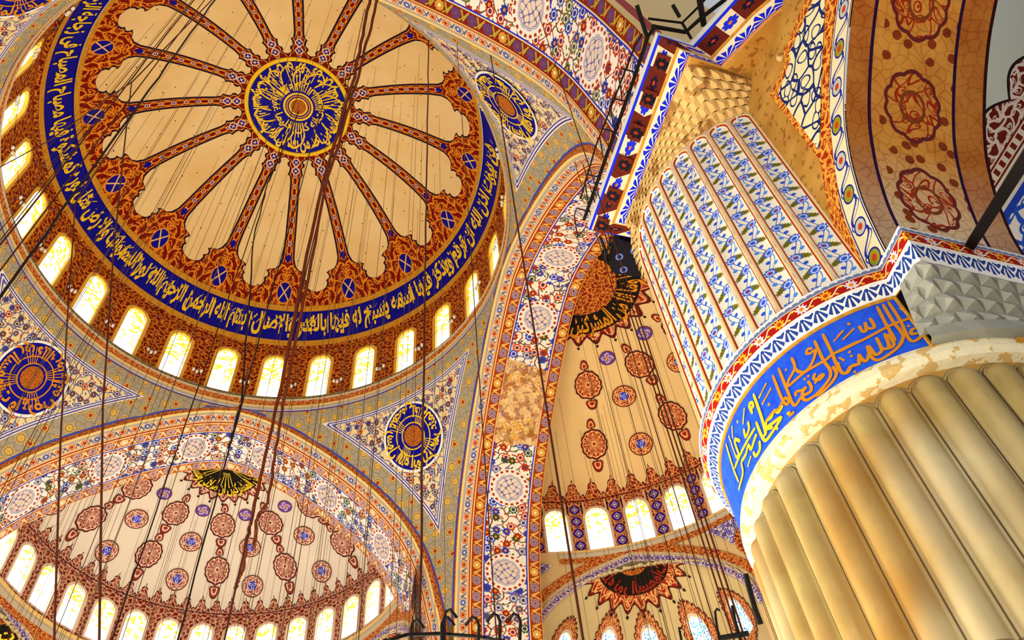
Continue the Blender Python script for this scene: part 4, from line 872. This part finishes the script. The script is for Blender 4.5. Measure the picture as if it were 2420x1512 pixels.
# muqarnas: rows of faceted stone scales stepping out to the balcony
mq = empty('muqarnas_band'); mq.parent = pier
def flare(a, t):
    """radius of the stone scales: round below, squared above"""
    c, s = np.cos(a), np.sin(a); sq = np.minimum(3.14/np.maximum(np.abs(c), np.abs(s)), 4.4); am = np.mod(a, 2*PI); sq = np.where((am > .3) & (am < 2.84), PRd+.1, sq); return PRd*(1-t)+sq*t
rows = 5; V = []; F = []; NM = 96
for j in range(rows):
    t0, t1 = j/rows, (j+1)/rows; z0_, z1_ = 20.0+.55*t0, 20.0+.55*t1
    for i in range(NM):
        a = (i+.5*(j % 2))*2*PI/NM; h = PI/NM
        if math.sin(a-.75*PI) > 2: continue
        def P(a_, t, z, e): r = float(flare(np.array(a_), t))+e; return (PX+r*math.cos(a_), PY+r*math.sin(a_), z)
        b = len(V); V += [P(a-h, t0, z0_, .0), P(a, t0, z0_-.03, .04), P(a+h, t0, z0_, .0), P(a+h, t1, z1_, .0), P(a, t1, z1_, .01), P(a-h, t1, z1_, .0), P(a, (t0+t1)/2, (z0_+z1_)/2-.05, .05)]
        F += [(b, b+1, b+6), (b+1, b+2, b+6), (b+2, b+3, b+6), (b+3, b+4, b+6), (b+4, b+5, b+6), (b+5, b, b+6)]
mesh_obj('stone_scales', V, F, 'muq', mq)
ringband('stone_backing', PX, PY, [(PRd-.05, 19.95), (PRd-.02, 20.3), (PRd+.0, 21.0)], 0, 2*PI, 'muq', mq, 90)
# bracket block carrying the side arch, below the cornice: faceted marble corbel
cb = empty('marble_corbel'); cb.parent = pier
def corb(s_, t):
    """from the cornice corner (t=0) down to the shaft (t=1)"""
    top_ = np.array([(11.75, -16.15), (11.78, -16.62), (13.6, -16.60), (15.6, -16.58)]); k0 = np.array([0, .15, .6, 1.]); x = np.interp(s_, k0, top_[:, 0]); y = np.interp(s_, k0, top_[:, 1])
    a = np.radians(-121+75*s_); bx, by = PX+(PRd+.02)*np.cos(a), PY+(PRd+.02)*np.sin(a); q_ = np.minimum(t*1.0, 1.); return x*(1-q_)+bx*q_, y*(1-q_)+by*q_, 12.5-1.0*t
V = []; F = []
for j in range(4):
    for i in range(12):
        h = .5/12; s0 = (i+.5*(j % 2))/12; t0, t1 = j/4, (j+1)/4
        c_ = lambda s_, t, e: (lambda p: (float(p[0])-e*.3, float(p[1])-e, float(p[2])-e*.4))(corb(min(max(s_, 0), 1), t))
        b = len(V); V += [c_(s0-h, t0, 0), c_(s0, t0, .02), c_(s0+h, t0, 0), c_(s0+h, t1, 0), c_(s0, t1, .0), c_(s0-h, t1, 0), c_(s0, t1*.6+t0*.4, .13)]
        F += [(b, b+1, b+6), (b+1, b+2, b+6), (b+2, b+3, b+6), (b+3, b+4, b+6), (b+4, b+5, b+6), (b+5, b, b+6)]
mesh_obj('faceted_niches', V, F, 'stone', cb)
ringband('corbel_shelf', PX, PY, [(PRd+.02, 11.52), (PRd+.16, 11.5), (PRd+.16, 11.28), (PRd+.0, 11.26)], B1, math.radians(330), 'stone', cb, 50)
ringband('gilded_strip', PX, PY, [(PRd+.03, 11.24), (PRd+.08, 11.2), (PRd+.03, 11.14)], math.radians(262), math.radians(330), 'gold', cb, 40)
# ---------------------------------------------------------------- balcony above the pier
bal = thing('balcony_ledge', 'projecting ledge above the painted flutes, red flower underside with blue palmettes', 'balcony')
def bplan(o):
    """outline; o grows inward from the edge"""
    return [(12.7, -11.72-o), (9.52+o, -11.72-o), (9.5+o, -16.74+o*.2), (10.35+o*.9, -16.7+o*.2), (10.87+o*.9, -17.88+o*.3), (11.7+o*.9, -19.2+o*.3), (12.9+o*.8, -20.8+o*.4), (14.5+o*.6, -22.2+o*.6)]
def bstrip(name, o0, z0_, o1, z1_, mat, n=2):
    a, b = np.array(bplan(o0)), np.array(bplan(o1)); V = []; U = []; F = []; s = np.r_[0, np.cumsum(np.hypot(*np.diff((a+b)/2, axis=0).T))]
    for i in range(len(a)-1):
        k0 = len(V); V += [(*a[i], z0_), (*a[i+1], z0_), (*b[i+1], z1_), (*b[i], z1_)]; U += [(s[i], 0), (s[i+1], 0), (s[i+1], 1), (s[i], 1)]; F.append((k0, k0+1, k0+2, k0+3))
    return mesh_obj(name, V, F, mat, bal, U)
M['blueline'] = plain('blue_line', rgb(20, 40, 220))
bstrip('white_fascia', 0, 21.35, 0, 21.1, 'lampglass'); bstrip('blue_edge_line', 0, 21.1, .05, 21.04, 'blueline'); bstrip('flower_underside', .05, 21.04, .42, 20.84, 'under'); bstrip('gilded_line', .42, 20.84, .46, 20.8, 'gold'); bstrip('blue_palmette_frieze', .46, 20.8, .66, 20.56, 'bigpal'); bstrip('red_line', .66, 20.56, .69, 20.53, 'redline'); bstrip('stone_soffit', .69, 20.53, 2.4, 20.9, 'ochre')
bstrip('walking_slab', 0, 21.35, 2.6, 21.35, 'stone')
# brackets: small curved brown boxes under the straight run
V = []
for y in np.arange(-16.2, -11.9, .84):
    m = MB(); prof = [(9.60, 21.0), (9.62, 20.93), (9.72, 20.87), (9.88, 20.83), (9.9, 20.88)]
    for yy in (y-.2, y+.2): m.v += [(a, yy, b) for a, b in prof]
    m.uv = [(-1, t) for t in (1, .5, 0, -.5, -1)]+[(1, t) for t in (1, .5, 0, -.5, -1)]; m.f = [(i, i+1, i+6, i+5) for i in range(4)]+[tuple(range(5)), tuple(range(5, 10))]
    m.build('carved_bracket', 'bracketflower', bal)
M_ = None
# railing
rl = thing('balcony_railing', 'black iron railing rods with hooked wire lamp brackets along the balcony ledge', 'railing')
ZR = 21.6
def zpt(u, v, z): d = pray(u, v); return CAM+d*((z-CAM[2])/d[2])
m = MB(); m.tube([zpt(*p, ZR) for p in ((1380, 520), (1440, 350), (1490, 210), (1532, 85), (1552, 60))], .045); m.build('upper_rod', 'black', rl)
m = MB(); m.tube([zpt(*p, ZR-.05) for p in ((1540, 62), (1620, 76), (1660, 40), (1712, 0), (1760, -50))], .05); m.build('upper_rod', 'black', rl)
m = MB(); m.tube([zpt(*p, ZR+.3) for p in ((1532, 44), (1612, 54), (1655, 12), (1680, -20))], .03); m.build('thin_rod', 'black', rl)
m = MB(); m.tube([zpt(*p, ZR+.12) for p in ((1372, 470), (1408, 345), (1455, 225), (1500, 110), (1518, 80))], .022); m.build('thin_rod', 'black', rl)
for a, b, r_ in (((1505, 12), (1530, 90), .05), ((1650, -20), (1664, 62), .07), ((1612, 54), (1634, 92), .035), ((1590, 12), (1606, 40), .045)):
    m = MB(); m.tube([zpt(*a, ZR+.2), zpt(*b, ZR)], r_); m.build('post', 'black', rl)
for (u0, v0) in ((1500, 170), (1480, 240), (1455, 312), (1420, 420), (1395, 500)):
    m = MB(); m.tube([zpt(*p, ZR) for p in ((u0, v0), (u0-32, v0-8), (u0-38, v0+10), (u0-30, v0+60), (u0-16, v0+44))], .02, 5); m.build('wire_hook', 'black', rl)
m = MB(); m.tube([zpt(*p, ZR-.1) for p in ((1418, 560), (1428, 585), (1432, 612), (1438, 618))], .04, 5); m.tube([zpt(*p, ZR-.1) for p in ((1444, 560), (1436, 590), (1430, 612))], .035, 5); m.build('hanging_hook', 'black', rl)
# flowered bracket recess in the ledge notch, its deep shade painted near black
dk = thing('shaded_bracket_recess', 'bracket recess with small blue flowers, its deep shade painted dark, in the ledge notch above the half dome medallion', 'bracket')
P4 = [(10.33, -11.68), (11.29, -11.60), (12.14, -11.12), (11.1, -10.72), (10.45, -10.72)]
m = MB(); m.v = [(*p, 20.95) for p in P4]+[(*p, 21.6) for p in P4]; m.uv = [(p[0], p[1]) for p in P4]*2; m.f = [tuple(range(5)), tuple(range(5, 10))]+[(i, (i+1) % 5, 5+(i+1) % 5, 5+i) for i in range(5)]
m.build('shade_painted_recess', 'shadeflower', dk)
m = MB(); m.tube([(11.1, -11.58, 20.93), (11.75, -11.0, 20.93)], .035); m.tube([(11.28, -11.58, 20.93), (11.9, -11.05, 20.93)], .03); m.build('pale_bars', 'stone', dk)
m = MB(); m.box((12.0, -11.5, 20.8), (1.9, .3, .2)); m.build('stone_lip', 'muq', dk)
# ---------------------------------------------------------------- side arch beside the pier
WX = 11.72
SP = np.array([(-16.36, 12.9), (-16.38, 13.2), (-16.62, 14.4), (-16.93, 15.25), (-17.35, 16.05), (-17.85, 16.65), (-18.5, 17.3), (-19.1, 17.8), (-20.4, 18.6), (-22.2, 19.3)])
SP = np.r_[SP, [(-44.4-y, z) for y, z in SP[::-1][1:]]]
def dens(P, n=8):
    t = np.r_[0, np.cumsum(np.hypot(*np.diff(P, axis=0).T))]; tt = lsp(0, t[-1], len(P)*n); return np.stack([np.interp(tt, t, P[:, 0]), np.interp(tt, t, P[:, 1])], -1), tt
for _ in range(2):
    Q, tt = dens(SP, 4); Q[1:-1] = (Q[:-2]+Q[1:-1]*2+Q[2:])/4; SP = Q
    if len(SP) > 250: break
n = len(SP); tS = np.r_[0, np.cumsum(np.hypot(*np.diff(SP, axis=0).T))]
T = np.gradient(SP, axis=0); T /= np.linalg.norm(T, axis=1)[:, None]; NO = np.stack([T[:, 1], -T[:, 0]], -1)
if NO[2, 0] < 0: NO = -NO
sa_ = thing('side_arch', 'wide arch at the top right with faded orange soffit and blue scroll border', 'arch')
def sstrip(name, x0, o0, x1, o1, mat, m_=4, v0=0., v1=1.):
    V = []; U = []
    for t in lsp(0, 1, m_):
        q = SP+NO*(o0*(1-t)+o1*t); V += [(x0*(1-t)+x1*t, a, b) for a, b in q]; U += [(s, v0+(v1-v0)*t) for s in tS]
    return mesh_obj(name, V, [(j*n+i, j*n+i+1, (j+1)*n+i+1, (j+1)*n+i) for j in range(m_-1) for i in range(n-1)], mat, sa_, U)
sstrip('faded_soffit', WX, 0, 14.65, 0, 'sidesoffit'); sstrip('blue_scroll_border', WX-.03, .5, WX-.03, 0, 'bluescroll', 2); sstrip('orange_border', WX-.02, .82, WX-.02, .5, 'otendril', 2); sstrip('back_face', 14.65, 0, 14.66, 2.5, 'darkred', 2)
# wall face of the arch
q = SP+NO*.8; V = []; U = []
top = 22.0
for a, b in q: V += [(WX, a, b), (WX, a, top)]
wl = mesh_obj('wall_side', V, [(2*i, 2*i+1, 2*i+3, 2*i+2) for i in range(n-1)], 'ochre'); wl['kind'] = 'structure'
m = MB(); yy0 = float(q[0, 0]); m.add([(WX, yy0, 13), (WX, yy0, top), (WX, -13.4, top), (WX, -13.4, 13)], [(0, 1, 2, 3)]); w2 = m.build('wall_side_return', 'ochre'); w2['kind'] = 'structure'
# framed cloud-scroll panel and its frame
fr = [(1908, -10), (1850, 125), (1857, 146), (1820, 225), (1935, 375), (1990, 520)]; fr2 = [(1978, -10), (1962, 120), (1958, 200), (1962, 300), (1970, 380), (1990, 520)]
ip = [(1925, -10), (1864, 128), (1868, 140), (1838, 224), (1935, 355)]; ip2 = [(1950, -10), (1944, 120), (1940, 200), (1938, 300), (1936, 356)]
pn = thing('cloud_scroll_panel', 'cream panel of dark blue cloud scrolls in an orange frame beside the side arch', 'painted panel')
def ppoly(name, P, x, mat, par):
    W_ = [at_plane(*p, 0, x) for p in P]; return mesh_obj(name, W_, [tuple(range(len(W_)))], mat, par, [(a[1], a[2]) for a in W_])
def pstrip(name, A_, B_, x, mat, par):
    a = [at_plane(*p, 0, x) for p in A_]; b = [at_plane(*p, 0, x) for p in B_]; k_ = len(a); W_ = a+b
    return mesh_obj(name, W_, [(i, i+1, k_+i+1, k_+i) for i in range(k_-1)], mat, par, [(c_[1], c_[2]) for c_ in W_])
pstrip('orange_frame', fr, fr2, WX-.035, 'otendril', pn); pstrip('scroll_field', ip, ip2, WX-.05, 'cloud', pn)
m = MB(); c_ = at_plane(1842, 135, 0, WX-.08); m.tube([c_+np.array((.05, 0, 0)), c_, c_-np.array((.06, 0, 0))], [.09, .09, .04], 12); m.build('carved_boss', 'muq', pn)
# far aisle vault seen under the side arch
v_ = grid('wall_aisle', lsp(-12, -30, 60), lsp(12, 26, 20), lambda y, z: (19.5+0*y, y, z), 'farvault', None, lambda y, z: (y, (z-20.35)*.75)); v_['kind'] = 'structure'
# tie beam
tb = MB(); p0 = np.array((12.95, -16.7, 13.1)); p1 = p0+(at_plane(2410, 396, 1, -18.6)-p0)*3.2; tb.tube([p0, p1], .105, 4); tag(tb.build('tie_beam', 'black'), 'thick black iron tie beam rising from the pier cornice at the right edge', 'beam')
# ---------------------------------------------------------------- floor below (outside the frame)
fl = grid('floor', lsp(-30, 30, 3), lsp(-30, 30, 3), lambda x, y: (x, y, 0*x), 'carpet'); fl['kind'] = 'structure'
# ---------------------------------------------------------------- lamp wires, chains and ropes
def top_of(x, y):
    """height of the ceiling over a point"""
    r = math.hypot(x, y)
    if max(abs(x), abs(y)) < 11.5: return dome_z(r)-.02 if r < 11.3 else 38.5
    best = None
    for (cx_, cy_), R, zsh, H in ((C1, 10.07, 34.5, 3.62), (C2, 12.03, 35.05, 3.45), (C3, 10.4, 34.8, 3.4)):
        q_ = math.hypot(x-cx_, y-cy_)
        if q_ < R-.3: return zsh+H*math.sqrt(1-(q_/R)**2)
    return 37.5
def vline(name, x, y, r, mat, label, cat, group=None, z0=5.5, z1=None, wob=0.):
    z1 = z1 or top_of(x, y); m_ = MB()
    if wob:
        pts = [(x+random.uniform(-wob, wob), y+random.uniform(-wob, wob), z) for z in lsp(z0, z1, 40)]
    else: pts = [(x, y, z0), (x, y, z1)]
    m_.tube(pts, r, 5); return tag(m_.build(name, mat), label, cat, group)
random.seed(11)
# wires hanging from hooks in the gores of the central dome
G1 = 'thin lamp wires hanging from the central dome'
for i in range(16):
    for j, rr in enumerate((4.4, 5.8, 7.2, 8.6)):
        az = math.radians(16.4+22.5*(i+.5)+random.uniform(-7, 7)); rr_ = rr+random.uniform(-.4, .4); x, y = rr_*math.cos(az), rr_*math.sin(az)
        if math.hypot(x-CAM[0], y-CAM[1]) > 6: vline('lamp_wire', x, y, .008, 'wire', 'thin lamp wire hanging from a hook in the cream of the central dome', 'wire', G1)
# wires in front of the far half dome
G2 = 'thin lamp wires in front of the far half dome'
for i in range(34):
    x = -8.2+i*.49+random.uniform(-.1, .1); y = random.uniform(12., 19.5)
    if math.hypot(x, y-13.5) < 9.2 or y < 13.5: vline('lamp_wire', x, y, .008, 'cable', 'thin dark lamp wire hanging before the far half dome', 'wire', G2, z1=min(top_of(x, y), 37.6))
G3 = 'thin lamp wires in front of the side half dome'
for i in range(34):
    y = 9.0-i*.36+random.uniform(-.12, .12); x = random.uniform(15.6, 20.5)
    vline('lamp_wire', x, y, .008, 'cable', 'thin lamp wire hanging before the side half dome', 'wire', G3, z1=top_of(x, y))
# thicker chains, each read off the place where it crosses the picture
def vat(u, v, D_, r, mat, label, cat, z1=None, z0=4.5, wob=0., name='lamp_chain', group=None):
    p = at_dist(u, v, D_); return vline(name, p[0], p[1], r, mat, label, cat, group, z0=z0, z1=z1 or top_of(p[0], p[1]), wob=wob)
vat(1010, 300, 30, .024, 'cable', 'dark chain crossing the right side of the central dome and the blue roundel', 'chain', wob=.012)
vat(1198, 372, 26, .022, 'cable', 'dark cable passing the tip of the pendentive above the near pier', 'cable')
vat(1090, 250, 30, .012, 'cable', 'thin dark cable just right of the central dome chain', 'cable')
vat(1373, 335, 22, .014, 'cable', 'thin cable crossing the white floral arch soffit at the top', 'cable')
vat(1525, 852, 24, .02, 'cable', 'thick dark cable in front of the side half dome beside the pier', 'cable')
vat(1500, 852, 24, .014, 'cable', 'thin cable just left of the thick one before the side half dome', 'cable')
vat(1680, 1300, 22, .02, 'cable', 'cable crossing the lower windows closest to the marble pier', 'cable')
vat(500, 1215, 28, .024, 'black', 'black beaded chain through the middle of the far half dome', 'chain', wob=.02)
vat(340, 1290, 26, .02, 'black', 'black beaded chain through the left of the far half dome', 'chain', wob=.018)
vat(760, 480, 30, .02, 'cable', 'dark chain slanting right of the central medallion', 'chain', wob=.012)
vat(420, 120, 26, .024, 'black', 'black beaded chain slanting across the upper left gores', 'chain', wob=.014)
vat(300, 200, 27, .02, 'cable', 'brown chain left of the black one across the upper left gores', 'chain', wob=.012)
vat(230, 280, 27, .012, 'cable', 'thin brown wire across the leftmost gores of the central dome', 'wire')
vat(60, 560, 24, .02, 'cable', 'dark cable across the windows at the left edge', 'cable')
vat(20, 520, 24, .012, 'cable', 'thin cable beside the dark one at the left edge', 'cable')
def bent(name, pts, r, mat, label, cat, n=40, wob=.0):
    P3 = [at_dist(u, v, d_) for u, v, d_ in pts]; Q_ = []
    for a, b in zip(P3[:-1], P3[1:]):
        for t in lsp(0, 1, n//len(pts)+2)[:-1]: Q_.append(a*(1-t)+b*t+np.array([random.uniform(-wob, wob) for _ in range(3)]))
    Q_.append(P3[-1]); m_ = MB(); m_.tube(Q_, r, 6); return tag(m_.build(name, mat), label, cat)
bent('suspension_cable', [(520, -20, 34), (311, 195, 26), (290, 380, 22), (268, 600, 18), (243, 960, 14), (234, 1540, 11)], .017, 'cable', 'thick brown cable bending down the left quarter of the picture', 'cable')
bent('suspension_cable', [(311, 195, 26), (262, 226, 26.5), (120, 330, 28), (0, 395, 30)], .016, 'cable', 'brown cable branching left from the bend of the thick one', 'cable')
bent('suspension_cable', [(330, 248, 30), (178, 480, 24), (160, 740, 19), (143, 1040, 14), (127, 1540, 11)], .015, 'cable', 'dark cable bending down nearest the left edge', 'cable')
bent('frayed_rope', [(900, -30, 24), (846, 180, 23), (770, 440, 22), (668, 960, 20), (632, 1190, 19), (607, 1225, 19), (600, 1295, 19)], .034, 'rope', 'shorter of two frayed ropes hanging from the central dome', 'rope', 70, .02)
bent('frayed_rope', [(880, -30, 24), (838, 180, 23), (750, 480, 22), (655, 960, 20), (590, 1240, 19), (572, 1350, 19), (556, 1392, 19)], .038, 'rope', 'longer frayed rope ending in a kinked tail before the far half dome', 'rope', 70, .02)
bent('crown_chain', [(706, 262, 52), (640, 420, 44), (633, 432, 43.5), (600, 560, 38), (570, 952, 26), (540, 1060, 24)], .03, 'black', 'chain hanging from the centre of the crown medallion', 'chain', 60, .02)
# lamps on the drum ledge
G4 = 'small glass lamps on the dome ledge'
proto = None
for i, az in enumerate(azs):
    for dj, hh in ((.5, .0), (.42, .15), (.58, .1)):
        a = az+DAZ*PI/180*dj; P_ = (11.25*math.cos(a), 11.25*math.sin(a), 40.35+hh)
        if proto is None:
            m_ = MB(); n_ = 8; pr_ = [(0, -.1), (.05, -.07), (.075, 0), (.05, .06), (.07, .1)]
            for r_, z_ in pr_:
                for j in range(n_): m_.v.append((r_*math.cos(2*PI*j/n_), r_*math.sin(2*PI*j/n_), z_)); m_.uv.append((0, 0))
            for q_ in range(4):
                for j in range(n_): m_.f.append((q_*n_+j, q_*n_+(j+1) % n_, (q_+1)*n_+(j+1) % n_, (q_+1)*n_+j))
            lo = empty('ledge_lamp'); b_ = m_.build('glass_bulb', 'lampglass', lo); m_ = MB(); m_.tube([(0, 0, .1), (0, 0, .3), (.1, 0, .42), (.22, 0, .3)], .012, 4); s_ = m_.build('wire_arm', 'black', lo); proto = lo
            tag(lo, 'tiny white glass lamp on a wire arm between two windows of the central dome', 'lamp', G4); L_ = lo
        else:
            L_ = proto.copy(); COL.objects.link(L_)
            for ch in proto.children: c2_ = ch.copy(); c2_.parent = L_; COL.objects.link(c2_)
        L_.location = P_; L_.rotation_euler = (0, 0, a)
grid_ = grid('ledge_wire', lsp(0, 2*PI, 169), lsp(0, 1, 2), lambda a, t: ((11.25+.02*t)*np.cos(a), (11.25+.02*t)*np.sin(a), 40.72+.0*a), 'black'); tag(grid_, 'thin wire circling in front of the central dome windows', 'wire')
# ---------------------------------------------------------------- hooked lamp ring at the bottom edge
ch = thing('chandelier', 'black iron lamp hoop with curved hooks at the bottom edge of the picture', 'chandelier')
RC = at_dist(1090, 1530, 9.0)
m = MB(); hoop = [at_dist(u, v, d_) for u, v, d_ in ((920, 1512, 8.8), (960, 1500, 9.0), (1040, 1497, 9.1), (1130, 1504, 9.1), (1240, 1525, 9.0))]; m.tube(hoop, .018); m.build('hoop', 'black', ch)
for (u, v), (u2, v2), g_ in (((972, 1512), (1000, 1476), 1), ((1044, 1500), (1054, 1470), 1), ((1050, 1445), (1080, 1452), 1), ((1130, 1512), (1128, 1470), -1), ((1180, 1500), (1175, 1462), -1), ((1228, 1512), (1215, 1462), -1)):
    d_ = 9.0; top_ = (u2, v2-2)
    pts = [(u, 1530), (u+(0 if g_ > 0 else 2), v2+8), (u+g_*4, v2-8), (u+g_*14, v2-12), (u+g_*26, v2+2), (u+g_*30, v2+8)]
    m = MB(); m.tube([at_dist(a, b, d_) for a, b in pts], .016, 6); m.build('hook', 'black', ch)
ch2 = thing('lamp_bracket', 'black iron lamp bracket with small hooks at the foot of the marble pier side', 'lamp bracket')
for pts, r_ in (([(1762, 1355), (1772, 1395), (1785, 1440), (1798, 1475)], .03), ([(1730, 1430), (1738, 1470), (1752, 1520)], .018), ([(1700, 1515), (1693, 1470), (1690, 1445), (1694, 1438), (1701, 1443)], .014), ([(1612, 1520), (1606, 1490), (1604, 1484), (1611, 1484)], .014), ([(1700, 1508), (1770, 1496)], .03)):
    m = MB(); m.tube([at_dist(a, b, 10.5) for a, b in pts], r_, 6); m.build('iron_rod', 'black', ch2)
